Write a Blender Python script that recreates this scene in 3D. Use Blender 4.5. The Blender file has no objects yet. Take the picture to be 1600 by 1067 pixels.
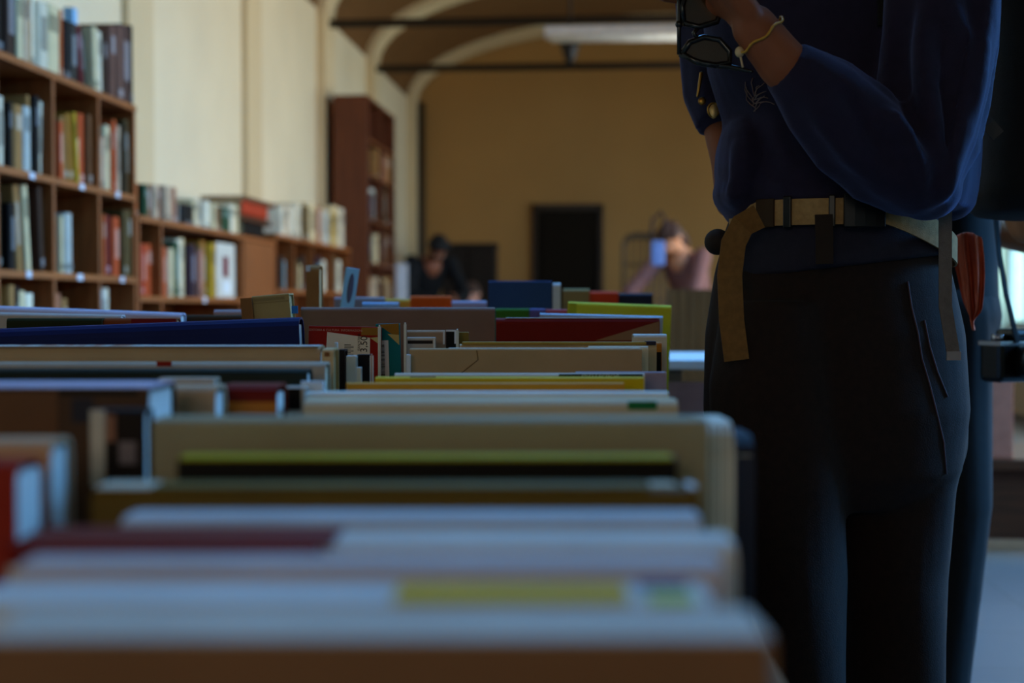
import bpy, bmesh, math, random
from mathutils import Vector, Matrix, Euler
random.seed(7)
C = bpy.context.scene.collection
PI = math.pi
F = 2222.2
# ------------------------------------------------------------------ camera
YAW, PITCH = math.radians(4.37), math.radians(-1.43)
CAM = Vector((0, 0, 0.9))
CR = Euler((PI/2 + PITCH, 0, YAW)).to_matrix()
RT, UP, FW = CR @ Vector((1,0,0)), CR @ Vector((0,1,0)), CR @ Vector((0,0,-1))
def ray(px, py): return FW + RT*((px-800)/F) + UP*((533.5-py)/F)
def P(px, py, d): return CAM + ray(px, py)*d
def on(axis, val, px, py):
    r = ray(px, py); return CAM + r*((val - CAM[axis])/r[axis])

# ------------------------------------------------------------------ materials
def lin(c): return tuple(((v/255)/12.92 if v/255 <= .04045 else ((v/255+.055)/1.055)**2.4) for v in c)
MC = {}
def mat(name, col, rough=.6, var=.12, scale=20, bump=0., bscale=200, metal=0., spec=.3, sheen=0.):
    k = (name, col, rough, scale)
    if k in MC: return MC[k]
    m = bpy.data.materials.new(name); m.use_nodes = True
    nt = m.node_tree; b = nt.nodes['Principled BSDF']
    c = lin(col)
    tc = nt.nodes.new('ShaderNodeTexCoord'); n = nt.nodes.new('ShaderNodeTexNoise')
    n.inputs['Scale'].default_value = scale; n.inputs['Detail'].default_value = 4
    nt.links.new(tc.outputs['Object'], n.inputs['Vector'])
    r = nt.nodes.new('ShaderNodeValToRGB')
    r.color_ramp.elements[0].position = .3; r.color_ramp.elements[1].position = .7
    r.color_ramp.elements[0].color = (*[v*(1-var) for v in c], 1)
    r.color_ramp.elements[1].color = (*[min(1, v*(1+var)) for v in c], 1)
    nt.links.new(n.outputs['Fac'], r.inputs['Fac']); nt.links.new(r.outputs['Color'], b.inputs['Base Color'])
    b.inputs['Roughness'].default_value = rough; b.inputs['Metallic'].default_value = metal
    b.inputs['Specular IOR Level'].default_value = spec
    if sheen: b.inputs['Sheen Weight'].default_value = sheen; b.inputs['Sheen Roughness'].default_value = .4; b.inputs['Sheen Tint'].default_value = (.3,.42,1,1)
    if bump:
        n2 = nt.nodes.new('ShaderNodeTexNoise'); n2.inputs['Scale'].default_value = bscale
        nt.links.new(tc.outputs['Object'], n2.inputs['Vector'])
        bp = nt.nodes.new('ShaderNodeBump'); bp.inputs['Strength'].default_value = bump; bp.inputs['Distance'].default_value = .003
        nt.links.new(n2.outputs['Fac'], bp.inputs['Height']); nt.links.new(bp.outputs['Normal'], b.inputs['Normal'])
    MC[k] = m; return m
def wood(name, col, axis=1, rough=.45):
    k = (name, col, axis)
    if k in MC: return MC[k]
    m = bpy.data.materials.new(name); m.use_nodes = True
    nt = m.node_tree; b = nt.nodes['Principled BSDF']; c = lin(col)
    tc = nt.nodes.new('ShaderNodeTexCoord'); mp = nt.nodes.new('ShaderNodeMapping')
    s = [25, 25, 25]; s[axis] = 2
    mp.inputs['Scale'].default_value = s
    n = nt.nodes.new('ShaderNodeTexNoise'); n.inputs['Scale'].default_value = 2; n.inputs['Detail'].default_value = 6; n.inputs['Distortion'].default_value = .6
    nt.links.new(tc.outputs['Object'], mp.inputs['Vector']); nt.links.new(mp.outputs['Vector'], n.inputs['Vector'])
    r = nt.nodes.new('ShaderNodeValToRGB')
    r.color_ramp.elements[0].position = .3; r.color_ramp.elements[1].position = .7
    r.color_ramp.elements[0].color = (*[v*.68 for v in c], 1); r.color_ramp.elements[1].color = (*[v*1.2 for v in c], 1)
    nt.links.new(n.outputs['Fac'], r.inputs['Fac']); nt.links.new(r.outputs['Color'], b.inputs['Base Color'])
    b.inputs['Roughness'].default_value = rough; b.inputs['Specular IOR Level'].default_value = .3
    MC[k] = m; return m
def pages_mat(name='page paper', col=(226,212,184)):
    k = (name, col)
    if k in MC: return MC[k]
    m = bpy.data.materials.new(name); m.use_nodes = True
    nt = m.node_tree; b = nt.nodes['Principled BSDF']; c = lin(col)
    tc = nt.nodes.new('ShaderNodeTexCoord'); n = nt.nodes.new('ShaderNodeTexNoise')
    mp = nt.nodes.new('ShaderNodeMapping'); mp.inputs['Scale'].default_value = (4, 900, 4)
    n.inputs['Scale'].default_value = 1; n.inputs['Detail'].default_value = 2
    nt.links.new(tc.outputs['Object'], mp.inputs['Vector']); nt.links.new(mp.outputs['Vector'], n.inputs['Vector'])
    r = nt.nodes.new('ShaderNodeValToRGB')
    r.color_ramp.elements[0].color = (*[v*.75 for v in c], 1); r.color_ramp.elements[1].color = (*c, 1)
    nt.links.new(n.outputs['Fac'], r.inputs['Fac']); nt.links.new(r.outputs['Color'], b.inputs['Base Color'])
    b.inputs['Roughness'].default_value = .85
    MC[k] = m; return m

# ------------------------------------------------------------------ mesh helpers
def link(name, bm, m, parent=None, smooth=False, bevel=0., loc=None):
    bmesh.ops.recalc_face_normals(bm, faces=bm.faces)
    me = bpy.data.meshes.new(name); bm.to_mesh(me); bm.free()
    o = bpy.data.objects.new(name, me); C.objects.link(o)
    for mm in (m if isinstance(m, (list, tuple)) else [m]): me.materials.append(mm)
    if smooth: me.polygons.foreach_set('use_smooth', [True]*len(me.polygons))
    if parent: o.parent = parent
    if loc is not None: o.location = loc
    if bevel:
        b = o.modifiers.new('bevel', 'BEVEL'); b.width = bevel; b.segments = 2; b.limit_method = 'ANGLE'
    return o
def tag(o, label, cat, group=None, kind=None):
    if label: o['label'] = label
    if cat: o['category'] = cat
    if group: o['group'] = group
    if kind: o['kind'] = kind
    return o
def empty(name, loc, rz=0, label=None, cat=None, group=None):
    o = bpy.data.objects.new(name, None); C.objects.link(o); o.location = loc; o.rotation_euler = (0,0,rz)
    o.empty_display_size = .1
    return tag(o, label, cat, group)
def struct(o): o['kind'] = 'structure'; return o
def box(bm, x0, x1, y0, y1, z0, z1, M=None, mi=0):
    vs = [bm.verts.new((x,y,z)) for x in (x0,x1) for y in (y0,y1) for z in (z0,z1)]
    if M is not None:
        for v in vs: v.co = M @ v.co
    for f in ((0,1,3,2),(4,6,7,5),(0,4,5,1),(2,3,7,6),(0,2,6,4),(1,5,7,3)):
        fc = bm.faces.new([vs[i] for i in f]); fc.material_index = mi
def B(*boxes):
    bm = bmesh.new()
    for b in boxes: box(bm, *b)
    return bm
def frame_of(t):
    t = t.normalized(); a = Vector((0,0,1)) if abs(t.z) < .9 else Vector((0,1,0))
    u = t.cross(a).normalized(); return u, t.cross(u).normalized()
def loft(bm, rings, caps=True):
    """rings: list of lists of Vectors with equal count"""
    R = [[bm.verts.new(p) for p in r] for r in rings]; n = len(R[0])
    for a, b in zip(R, R[1:]):
        for i in range(n): bm.faces.new((a[i], a[(i+1)%n], b[(i+1)%n], b[i]))
    if caps:
        bm.faces.new(list(reversed(R[0]))); bm.faces.new(R[-1])
def tube(bm, pts, r, n=8):
    rr = r if isinstance(r, (list, tuple)) else [r]*len(pts); rings = []
    pts = [Vector(p) for p in pts]
    t0 = (pts[1]-pts[0]); u, v = frame_of(t0)
    for i, p in enumerate(pts):
        t = (pts[min(i+1, len(pts)-1)] - pts[max(i-1, 0)]).normalized()
        u = (u - t*u.dot(t)).normalized(); v = t.cross(u)
        rings.append([p + (u*math.cos(a) + v*math.sin(a))*rr[i] for a in [2*PI*k/n for k in range(n)]])
    loft(bm, rings)
def capsule(bm, a, b, ra, rb, n=14):
    a, b = Vector(a), Vector(b); t = (b-a).normalized(); u, v = frame_of(t); rings = []
    for k in range(6):
        an = PI/2*(1-k/5.5); rings.append((a - t*ra*math.sin(an), ra*math.cos(an)))
    for k in range(6):
        an = PI/2*((k+.5)/5.5); rings.append((b + t*rb*math.sin(an), max(rb*math.cos(an), rb*.03)))
    loft(bm, [[c + (u*math.cos(x) + v*math.sin(x))*max(r, .0005) for x in [2*PI*k/n for k in range(n)]] for c, r in rings])
def ellip(bm, c, r, M=None, n=16):
    T = Matrix.Translation(Vector(c)) @ (M.to_4x4() if M is not None else Matrix.Identity(4)) @ Matrix.Diagonal((*r, 1))
    bmesh.ops.create_uvsphere(bm, u_segments=n, v_segments=n//2+2, radius=1, matrix=T)
def chain(bm, pts, radii):
    for i in range(len(pts)-1): capsule(bm, pts[i], pts[i+1], radii[i], radii[i+1])
def fuse(name, bm, m, voxel, parent=None, smooth=4):
    """weld overlapping closed shapes into one continuous surface"""
    bmesh.ops.recalc_face_normals(bm, faces=bm.faces)
    me = bpy.data.meshes.new('tmp'); bm.to_mesh(me); bm.free()
    o = bpy.data.objects.new('tmp', me); C.objects.link(o)
    r = o.modifiers.new('r', 'REMESH'); r.mode = 'VOXEL'; r.voxel_size = voxel
    if smooth:
        s = o.modifiers.new('s', 'SMOOTH'); s.factor = .5; s.iterations = smooth
    dg = bpy.context.evaluated_depsgraph_get()
    me2 = bpy.data.meshes.new_from_object(o.evaluated_get(dg)); bpy.data.objects.remove(o)
    me2.name = name; me2.materials.clear(); me2.materials.append(m)
    me2.polygons.foreach_set('use_smooth', [True]*len(me2.polygons))
    o2 = bpy.data.objects.new(name, me2); C.objects.link(o2)
    if parent: o2.parent = parent
    return o2
def text_bm(s, size, depth=.0003, align='CENTER'):
    cu = bpy.data.curves.new('t', 'FONT'); cu.body = s; cu.size = size; cu.extrude = depth; cu.align_x = align; cu.align_y = 'CENTER'
    o = bpy.data.objects.new('t', cu); C.objects.link(o)
    dg = bpy.context.evaluated_depsgraph_get()
    me = bpy.data.meshes.new_from_object(o.evaluated_get(dg)); bpy.data.objects.remove(o)
    bm = bmesh.new(); bm.from_mesh(me); return bm

# ------------------------------------------------------------------ room
XL, XR, YB, YF, ZS = -2.35, 3.3, -2.5, 16.0, 3.2
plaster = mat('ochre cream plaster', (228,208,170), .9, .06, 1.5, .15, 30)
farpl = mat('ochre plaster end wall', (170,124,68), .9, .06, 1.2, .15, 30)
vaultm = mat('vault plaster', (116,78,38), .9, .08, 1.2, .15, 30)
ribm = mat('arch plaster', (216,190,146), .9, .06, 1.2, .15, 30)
def floor_mat():
    m = bpy.data.materials.new('grey tile floor'); m.use_nodes = True; nt = m.node_tree; b = nt.nodes['Principled BSDF']
    tc = nt.nodes.new('ShaderNodeTexCoord'); br = nt.nodes.new('ShaderNodeTexBrick')
    br.inputs['Scale'].default_value = 2.5; br.offset = 0; br.inputs['Mortar Size'].default_value = .008
    br.inputs['Brick Width'].default_value = 1; br.inputs['Row Height'].default_value = 1
    br.inputs['Color1'].default_value = (.095,.082,.076,1); br.inputs['Color2'].default_value = (.11,.095,.086,1); br.inputs['Mortar'].default_value = (.07,.06,.05,1)
    nt.links.new(tc.outputs['Object'], br.inputs['Vector']); nt.links.new(br.outputs['Color'], b.inputs['Base Color'])
    b.inputs['Roughness'].default_value = .5; return m
o = struct(link('floor', B((XL-.2, XR+.2, YB-.2, YF+.2, -.1, 0)), floor_mat()))
struct(link('wall_left', B((XL-.2, XL, YB-.2, YF+.2, 0, ZS+.05)), plaster))
struct(link('wall_back', B((XL, XR, YB-.2, YB, 0, ZS+1.3)), plaster))
XC, XA, RISE = (XL+XR)/2, (XR-XL)/2, .88
def arc(a, b, n=28): return [(XC + a*math.cos(PI*k/n), ZS + b*math.sin(PI*k/n)) for k in range(n+1)]
# far wall follows the vault
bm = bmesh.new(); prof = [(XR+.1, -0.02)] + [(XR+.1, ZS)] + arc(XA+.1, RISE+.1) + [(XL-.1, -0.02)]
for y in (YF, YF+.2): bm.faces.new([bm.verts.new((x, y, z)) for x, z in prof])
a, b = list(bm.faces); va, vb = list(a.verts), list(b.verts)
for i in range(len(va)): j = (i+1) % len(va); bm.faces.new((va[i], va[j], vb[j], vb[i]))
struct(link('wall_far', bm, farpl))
# barrel vault (thick), with two invented openings in its crown for blue top light
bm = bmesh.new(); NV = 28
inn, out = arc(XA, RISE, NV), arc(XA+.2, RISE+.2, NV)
ADDED_CUTS = [(2.75, 4.4), (4.9, 6.5)]
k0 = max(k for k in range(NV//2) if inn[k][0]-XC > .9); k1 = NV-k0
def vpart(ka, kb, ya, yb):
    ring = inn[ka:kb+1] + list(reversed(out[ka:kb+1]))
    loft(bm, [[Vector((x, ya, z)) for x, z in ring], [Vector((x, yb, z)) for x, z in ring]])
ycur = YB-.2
for ya, yb in ADDED_CUTS:
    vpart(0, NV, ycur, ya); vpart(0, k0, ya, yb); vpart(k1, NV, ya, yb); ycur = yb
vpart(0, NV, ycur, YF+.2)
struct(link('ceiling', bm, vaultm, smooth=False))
RIBS = [0.15, 2.3, 4.45, 6.58, 8.72, 10.9, 13.05, 15.6]
for i, y in enumerate(RIBS):
    w = .36; pr = .035 if y < 10 else .07
    bm = bmesh.new()
    inn = [(XR-pr, 0)] + arc(XA-pr, RISE-pr) + [(XL+pr, 0)]
    outr = [(XR+.02, 0)] + arc(XA+.02, RISE+.02) + [(XL-.02, 0)]
    n = len(inn)
    V = [[bm.verts.new((x, yy, z)) for x, z in pf] for yy in (y, y+w) for pf in (inn, outr)]
    for k in range(n-1):
        bm.faces.new((V[0][k], V[0][k+1], V[1][k+1], V[1][k])); bm.faces.new((V[2][k], V[2][k+1], V[3][k+1], V[3][k]))
        bm.faces.new((V[0][k], V[0][k+1], V[2][k+1], V[2][k])); bm.faces.new((V[1][k], V[1][k+1], V[3][k+1], V[3][k]))
    struct(link('trim_%d' % (i+1), bm, ribm))
# right wall with windows between the piers
WZ0, WZ1 = .72, 2.75
wins = []; cuts = []
for a, b in zip(RIBS[:-1], RIBS[1:]): wins.append((a+.36+.18, b-.18))
edges = [YB-.2] + [v for w in wins for v in w] + [YF+.2]
bxs = [(XR, XR+.25, YB-.2, YF+.2, 0, WZ0), (XR, XR+.25, YB-.2, YF+.2, WZ1, ZS+.05)]
for k in range(0, len(edges), 2): bxs.append((XR, XR+.25, edges[k], edges[k+1], WZ0, WZ1))
struct(link('wall_right', B(*bxs), plaster))
pane = bpy.data.materials.new('window glass'); pane.use_nodes = True
nt = pane.node_tree; nt.nodes.clear(); ou = nt.nodes.new('ShaderNodeOutputMaterial'); mx = nt.nodes.new('ShaderNodeMixShader')
tr = nt.nodes.new('ShaderNodeBsdfTransparent'); gl = nt.nodes.new('ShaderNodeBsdfGlossy'); gl.inputs['Roughness'].default_value = .02
tr.inputs['Color'].default_value = (.95,.97,.97,1); mx.inputs[0].default_value = .06
nt.links.new(tr.outputs[0], mx.inputs[1]); nt.links.new(gl.outputs[0], mx.inputs[2]); nt.links.new(mx.outputs[0], ou.inputs[0])
wfm = mat('white window paint', (220,214,200), .5)
STREET, SKY = (1.0,.92,.78), (.1,.42,1.0)
NE = [0, 8, 64, 122, 106, 36, 34]
SE = [0, 850, 320, 180, 110, 50, 25]
ADDED_TOP = [155, 140]
for i, (a, b) in enumerate(wins):
    m = (a+b)/2; t = .05
    w = struct(link('window_%d' % (i+1), B((XR+.12,XR+.18,a,a+t,WZ0,WZ1),(XR+.12,XR+.18,b-t,b,WZ0,WZ1),(XR+.12,XR+.18,a+t,b-t,WZ0,WZ0+t),(XR+.12,XR+.18,a+t,b-t,WZ1-t,WZ1),
        (XR+.12,XR+.18,m-.025,m+.025,WZ0+t,WZ1-t),(XR+.12,XR+.18,a+t,b-t,1.75,1.79)), wfm))
    g = link('window_pane', B((XR+.145,XR+.152,a+t,b-t,WZ0+t,WZ1-t)), pane, w)
    g2 = link('window_sill', B((XR-.06,XR+.12,a-.04,b+.04,WZ0-.03,WZ0)), wfm, w)
    # grey daylight from the street, level, and blue light from the sky, slanting down
    for nm_, col, en, loc, tilt, sy in (('street_daylight', STREET if i != 5 else (.45,.85,1.0), NE[i], (XR+.35, m, 1.7), 0, WZ1-WZ0-.1), ('sky_daylight', SKY, SE[i], (XR+1.9, m, 3.0), math.radians(24), 1.8)):
        L = bpy.data.lights.new(nm_, 'AREA'); L.shape = 'RECTANGLE'; L.size = sy; L.size_y = b-a-.1 if not tilt else b-a+.3
        L.color = col; L.energy = en
        lo = bpy.data.objects.new(nm_, L); C.objects.link(lo); lo.location = loc; lo.rotation_euler = (0, PI/2-tilt, 0)
for i, (ya, yb) in enumerate(ADDED_CUTS):
    xa, xb, z0 = inn[k1][0], inn[k0][0], inn[k0][1]; zt = ZS+RISE+.2; t = .05
    w = struct(link('window_%d' % (len(wins)+1+i), B((xa,xa+t,ya,yb,z0-.02,zt),(xb-t,xb,ya,yb,z0-.02,zt),(xa+t,xb-t,ya,ya+t,zt-.12,zt),(xa+t,xb-t,yb-t,yb,zt-.12,zt),(XC-.02,XC+.02,ya+t,yb-t,zt-.08,zt-.03)), wfm))  # added roof opening out of view, made to light the book tops
    link('window_pane', B((xa+t,xb-t,ya+t,yb-t,zt-.06,zt-.052)), pane, w)
    L = bpy.data.lights.new('added_top_light', 'AREA'); L.shape = 'RECTANGLE'; L.size = xb-xa-.1; L.size_y = yb-ya-.1; L.color = SKY; L.energy = ADDED_TOP[i]  # added blue light above the opening
    lo = bpy.data.objects.new('added_top_light', L); C.objects.link(lo); lo.location = (XC, (ya+yb)/2, zt+.05)
# far-wall door, pipe, tie rods
dk = mat('dark brown door paint', (26,18,8), .8, spec=.1)
p0, p1 = on(1, YF, 832, 322), on(1, YF, 943, 322)
dz = p0.z
d = struct(link('door_1', B((p0.x+.05, p1.x-.05, YF-.03, YF+.02, 0.0, dz-.05)), dk))
link('door_frame', B((p0.x,p0.x+.05,YF-.06,YF,0,dz),(p1.x-.05,p1.x,YF-.06,YF,0,dz),(p0.x,p1.x,YF-.06,YF,dz-.05,dz+.02)), wood('dark frame wood', (52,36,20), 2), d)
bm = B((p0.x+.12,p1.x-.12,YF-.04,YF-.03,.15,.85),(p0.x+.12,p1.x-.12,YF-.04,YF-.03,1.0,dz-.2)); link('door_panel', bm, dk, d)
bm = bmesh.new(); capsule(bm, (p1.x-.12,YF-.09,1.0),(p1.x-.24,YF-.09,1.0),.011,.011); capsule(bm,(p1.x-.12,YF-.09,1.0),(p1.x-.12,YF-.03,1.0),.01,.01); link('door_handle', bm, mat('brass',(150,110,50),.3,metal=1.), d)
iron = mat('dark iron', (40,28,16), .6, metal=.0)
pp = on(1, YF-.07, 658, 160); bm = bmesh.new(); tube(bm, [(pp.x,YF-.07,0),(pp.x,YF-.07,pp.z)], .04, 12); struct(link('trim_20', bm, iron, smooth=True))
for k, (y, py, px) in enumerate(((10.9+.18, 33, 552), (13.05+.18, 105, 620))):
    q = on(1, y, 800, py); bm = bmesh.new(); tube(bm, [(XL, y, q.z), (XR, y, q.z)], .035, 10)
    tag(link('tie_rod', bm, iron, smooth=True), ['dark iron tie rod spanning the nearer arch, passing above the fluorescent tube light', 'dark iron tie rod across the farthest arch, below the fluorescent tube light'][k], 'tie rod', 'iron tie rods across the arches')
# fluorescent fitting
fy = 10.2
a, b = on(1, fy, 852, 54), on(1, fy, 1120, 60)
fx = empty('fluorescent_light', ((a.x+b.x)/2, fy, a.z), 0, 'long white fluorescent light fitting hanging under the vault, switched off', 'ceiling light')
hl = (b.x-a.x)/2
lw = mat('white enamel', (225,215,200), .4)
bm = bmesh.new(); loft(bm, [[Vector((x,-.10,-.02)),Vector((x,.10,-.02)),Vector((x,.05,.05)),Vector((x,-.05,.05))] for x in (-hl,hl)]); link('reflector', bm, lw, fx)
for yy in (-.04,.04):
    bm = bmesh.new(); tube(bm, [(-hl+.04,yy,-.036),(hl-.04,yy,-.036)], .016, 10); link('tube', bm, mat('milky glass',(235,228,214),.3), fx, True)
for xx in (-hl*.7, hl*.7):
    bm = bmesh.new(); zt = ZS + RISE*math.sqrt(max(0,1-((xx+fx.location.x-XC)/XA)**2)) - a.z; tube(bm, [(xx,0,.04),(xx,0,zt)], .006, 6); link('hanging_rod', bm, iron, fx, True)
q = on(1, 10.6, 890, 66); pl = empty('pendant_lamp', (q.x, 10.6, q.z), 0, 'small dark cone pendant lamp hanging behind the fluorescent fitting', 'pendant lamp')
bm = bmesh.new(); tube(bm, [(0,0,.02),(0,0,-.02),(0,0,-.12),(0,0,-.17)], [.06,.075,.04,.015], 16); link('lamp_shade', bm, mat('dark lamp metal',(26,20,14),.5), pl, True)
bm = bmesh.new(); zt = ZS + RISE*math.sqrt(1-((q.x-XC)/XA)**2) - q.z; tube(bm, [(0,0,.02),(0,0,zt)], .006, 6); link('cord', bm, iron, pl, True)

# ------------------------------------------------------------------ books
def book_geo(name, L, W, T, cm, pm, parent=None, mapf=None, tb=.0022, over=.003, rnd=None, hollow=0):
    """cover: U profile (w: 0 spine .. W fore-edge, t: +-T/2) swept along l; the page block is its child"""
    r = min(rnd if rnd is not None else T*.25, T*.45)
    def arcp(r_, h, w0):
        P_ = []
        for k in range(5): an = PI/2*k/4; P_.append((w0 + r_*(1-math.cos(an)) if 0 else w0 + r_ - r_*math.sin(an), h - r_ + r_*math.cos(an)))
        return P_
    top = arcp(r, T/2, 0); bot = [(w, -t) for w, t in reversed(top)]
    ri = max(r-tb, .0004)
    ti = [(w, t) for w, t in arcp(ri, T/2-tb, tb)]; bi = [(w, -t) for w, t in reversed(ti)]
    outer = [(W, T/2)] + top + bot + [(W, -T/2)]
    inner = [(W, T/2-tb)] + ti + bi + [(W, -T/2+tb)]
    n = len(outer); bm = bmesh.new()
    V = [[bm.verts.new(mapf(l, w, t)) for w, t in pf] for l in (-L/2, L/2) for pf in (outer, inner)]
    for k in range(n-1):
        bm.faces.new((V[0][k],V[0][k+1],V[1][k+1],V[1][k])); bm.faces.new((V[2][k],V[2][k+1],V[3][k+1],V[3][k]))
        bm.faces.new((V[0][k],V[0][k+1],V[2][k+1],V[2][k])); bm.faces.new((V[1][k],V[1][k+1],V[3][k+1],V[3][k]))
    for k in (0, n-1): bm.faces.new((V[0][k],V[1][k],V[3][k],V[2][k]))
    o = link(name, bm, cm)
    bm = bmesh.new(); q = max(T/2-tb-.0002, .0006)
    pv = [mapf(l, w, t) for l in (-L/2+over, L/2-over) for w in (max(tb+.001, .55*r), W-over) for t in (-q, q)]
    vs = [bm.verts.new(p) for p in pv]
    for f in ((0,1,3,2),(4,6,7,5),(0,4,5,1),(2,3,7,6),(0,2,6,4),(1,5,7,3)): bm.faces.new([vs[i] for i in f])
    link('page_block', bm, pm, o)
    return o
COV = {}
def cover(col, rough=.62):
    return mat('printed cover', tuple(col), max(rough, .62), .08, 14, spec=.12)
PG = pages_mat(); PGW = pages_mat('white page paper', (236,232,226)); PGT = pages_mat('tanned page paper', (188,158,108))
ZT = .64
TB = []
def table_book(label, x0, x1, yf, d, t, col, pm=None, yr=None, rough=.45, yaw=0., group=None, ztab=ZT, rnd=None, tb=.0024, over=.003):
    """spine-up book on the table; yf = pixel row of the front top edge (yr: at its right end)"""
    yr = yf if yr is None else yr
    a, b = P(x0, yf, d), P(x1, yr, d)
    L = (b-a).length; roll = math.asin((b.z-a.z)/L) + PITCH*0
    mid = (a+b)/2
    W = mid.z - ztab
    # shift so that the tilted lower corner meets the table
    drop = abs(math.sin(roll))*L/2
    W -= drop*.98
    fy = Vector((FW.x, FW.y, 0)).normalized()
    loc = mid - Vector((0,0,1))*W + fy*(t/2)
    f = lambda l, w, tt: Vector((l, tt, W - w))
    o = book_geo('book', L, W, t, cover(col, rough), pm or PG, None, f, tb=tb, rnd=rnd, over=over)
    o.location = loc; o.rotation_euler = Euler((0, -roll, YAW + yaw))
    # rotating about the base centre: keep the lower corner on the table
    tag(o, label, 'book', group)
    o['L_'] = 0; del o['L_']
    TB.append(o)
    o_data = dict(L=L, W=W, t=t, d=d, x0=x0, x1=x1, yf=yf)
    return o, o_data
def lx(D, px): return ((px-D['x0'])/(D['x1']-D['x0'])-.5)*D['L']
def on_spine(o, D, name, xa, xb, fa, fb, col, th=.0006, rough=.5, label=None):
    """coloured block printed on the spine: pixel columns xa..xb, thickness fractions fa..fb"""
    t = D['t']; W = D['W']
    c = link(name, B((lx(D,xa), lx(D,xb), -t/2+fa*t, -t/2+fb*t, W-.0005, W+th)), cover(col, rough), o)
    if label: c['label'] = label
    return c
def on_front(o, D, name, xa, xb, ya, yb, col, th=.0006, label=None, rough=.5):
    s = D['d']/F; W = D['W']
    c = link(name, B((lx(D,xa), lx(D,xb), -D['t']/2-th, -D['t']/2+.0005, W-(yb-D['yf'])*s, W-(ya-D['yf'])*s)), cover(col, rough), o)
    if label: c['label'] = label
    return c

# --- right column, nearest first
o, D = table_book('very thick brown book with a grey spine, nearest to the lens along the bottom edge', -40, 1208, 1000, .50, .052, (132,92,62), rnd=.004)
on_spine(o, D, 'spine_strip', -38, 1204, .02, .98, (206,192,178), label='pale grey spine of the brown book')
o, D = table_book('pale blue-white book with a long yellow title block on its spine', -60, 1118, 944, .57, .056, (214,214,212), PGW)
on_spine(o, D, 'title_block', 612, 986, .06, .7, (216,172,20), label='long yellow title block'); on_spine(o, D, 'publisher_mark', 1010, 1092, .55, .85, (40,52,110), label='navy square mark'); on_spine(o, D, 'publisher_mark', 1018, 1088, .04, .38, (190,200,70), label='lime yellow mark')
o, D = table_book('greyish mauve book wedged behind the one with the yellow title block', 20, 1132, 886, .64, .045, (196,180,178))
o, D = table_book('white book whose spine is brick red on its left half', 12, 1152, 852, .70, .058, (214,206,198), PGW)
on_spine(o, D, 'red_spine_panel', 14, 518, .0, .98, (112,16,4), label='brick red half of the spine'); on_front(o, D, 'red_cover_panel', 14, 500, 853, 885, (112,16,4))
o, D = table_book('grey-blue book between the red-spined white one and the olive one', 185, 1098, 812, .772, .052, (190,188,190))
o, D = table_book('olive brown book with a pale left corner', 142, 1092, 764, .838, .036, (104,78,24), PGT, over=.004)
on_spine(o, D, 'pale_spot', 146, 232, .1, .95, (214,200,176), label='pale corner'); on_spine(o, D, 'pale_spot', 1020, 1060, .3, .9, (204,190,160)); on_spine(o, D, 'pale_spot', 1078, 1091, .1, .9, (226,222,216))  # the two right-hand spots are white highlights painted as colour
on_spine(o, D, 'spine_strip', 236, 1016, .1, .95, (112,90,30), label='lighter olive spine')
o, D = table_book('black book with a lime green spine', 276, 1058, 716, .896, .024, (24,19,14))
on_spine(o, D, 'green_spine', 280, 1052, .02, .98, (176,162,10), label='lime green spine'); on_front(o, D, 'green_edge', 280, 1052, 716.5, 719, (176,162,10))
o, D = table_book('wide beige book with plain cover standing just behind the lime green spine', 238, 1106, 656, .945, .046, (156,144,114), rnd=.006)
o, D = table_book('pale book with ribbed page edges at the right end of the row', 1106, 1149, 662, 1.0, .11, (226,216,198), PGW)
for k in range(3): on_front(o, D, 'page_fold', 1112+k*13, 1115+k*13, 664, 820, (150,128,96))
o, D = table_book('thin charcoal folder sticking out at the right end of the row', 1148, 1181, 682, 1.02, .10, (44,44,54))
o, D = table_book('beige book with a blue-lit top and a small green label', 474, 1060, 626, 1.25, .055, (204,182,148), PGW)
on_front(o, D, 'green_label', 981, 1026, 627, 640, (30,110,60), label='small green label')
bm_o, D = table_book('white brochure standing behind the beige book with the green label', 474, 1045, 613, 1.34, .03, (222,216,206), PGW)
o, D = table_book('orange-yellow book, the lower of the two yellow ones', 541, 976, 598, 1.52, .014, (206,138,34), rnd=.002)
on_front(o, D, 'worn_rim', 543, 974, 598.6, 600, (222,196,140))
o, D = table_book('bright yellow book behind the orange-yellow one', 586, 1006, 590, 1.57, .03, (206,172,14), rnd=.004)
on_spine(o, D, 'spine_print', 640, 680, .2, .5, (80,66,20))
o, D = table_book('off-white book with a black title label near its right end', 616, 1008, 584, 1.66, .03, (206,184,164), PGW)
on_front(o, D, 'title_label', 873, 1004, 584.4, 592, (22,16,14), label='black title label')
c = text_bm('STUDI E RICERCHE', .0052); ob = link('title_lettering', c, cover((200,190,170)), o); ob.rotation_euler = (PI/2,0,0); ob.location = (lx(D,938), -D['t']/2-.0009, D['W']-.0028)
o, D = table_book('mauve-grey book peeking out at the right behind the yellow ones', 900, 1041, 581, 1.72, .02, (150,128,138))
o, D = table_book('large plain kraft-brown book with a creased torn corner', 640, 1003, 545, 1.80, .03, (176,140,98), PGT, rnd=.003)
on_spine(o, D, 'white_edge', 700, 1002, .55, .98, (226,222,214))
bm = bmesh.new()
for pa, pb in (((745,548),(747,562)),((747,562),(736,571)),((736,571),(722,582))):
    s = D['d']/F; A = Vector((lx(D,pa[0]), -D['t']/2-.0004, D['W']-(pa[1]-545)*s)); Bb = Vector((lx(D,pb[0]), -D['t']/2-.0004, D['W']-(pb[1]-545)*s)); capsule(bm, A, Bb, .0006, .0006, 6)
link('crease', bm, cover((110,80,48)), o)
o, D = table_book('cream catalogue just behind the right end of the kraft-brown book', 920, 1013, 541, 1.86, .025, (214,196,166))
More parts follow.
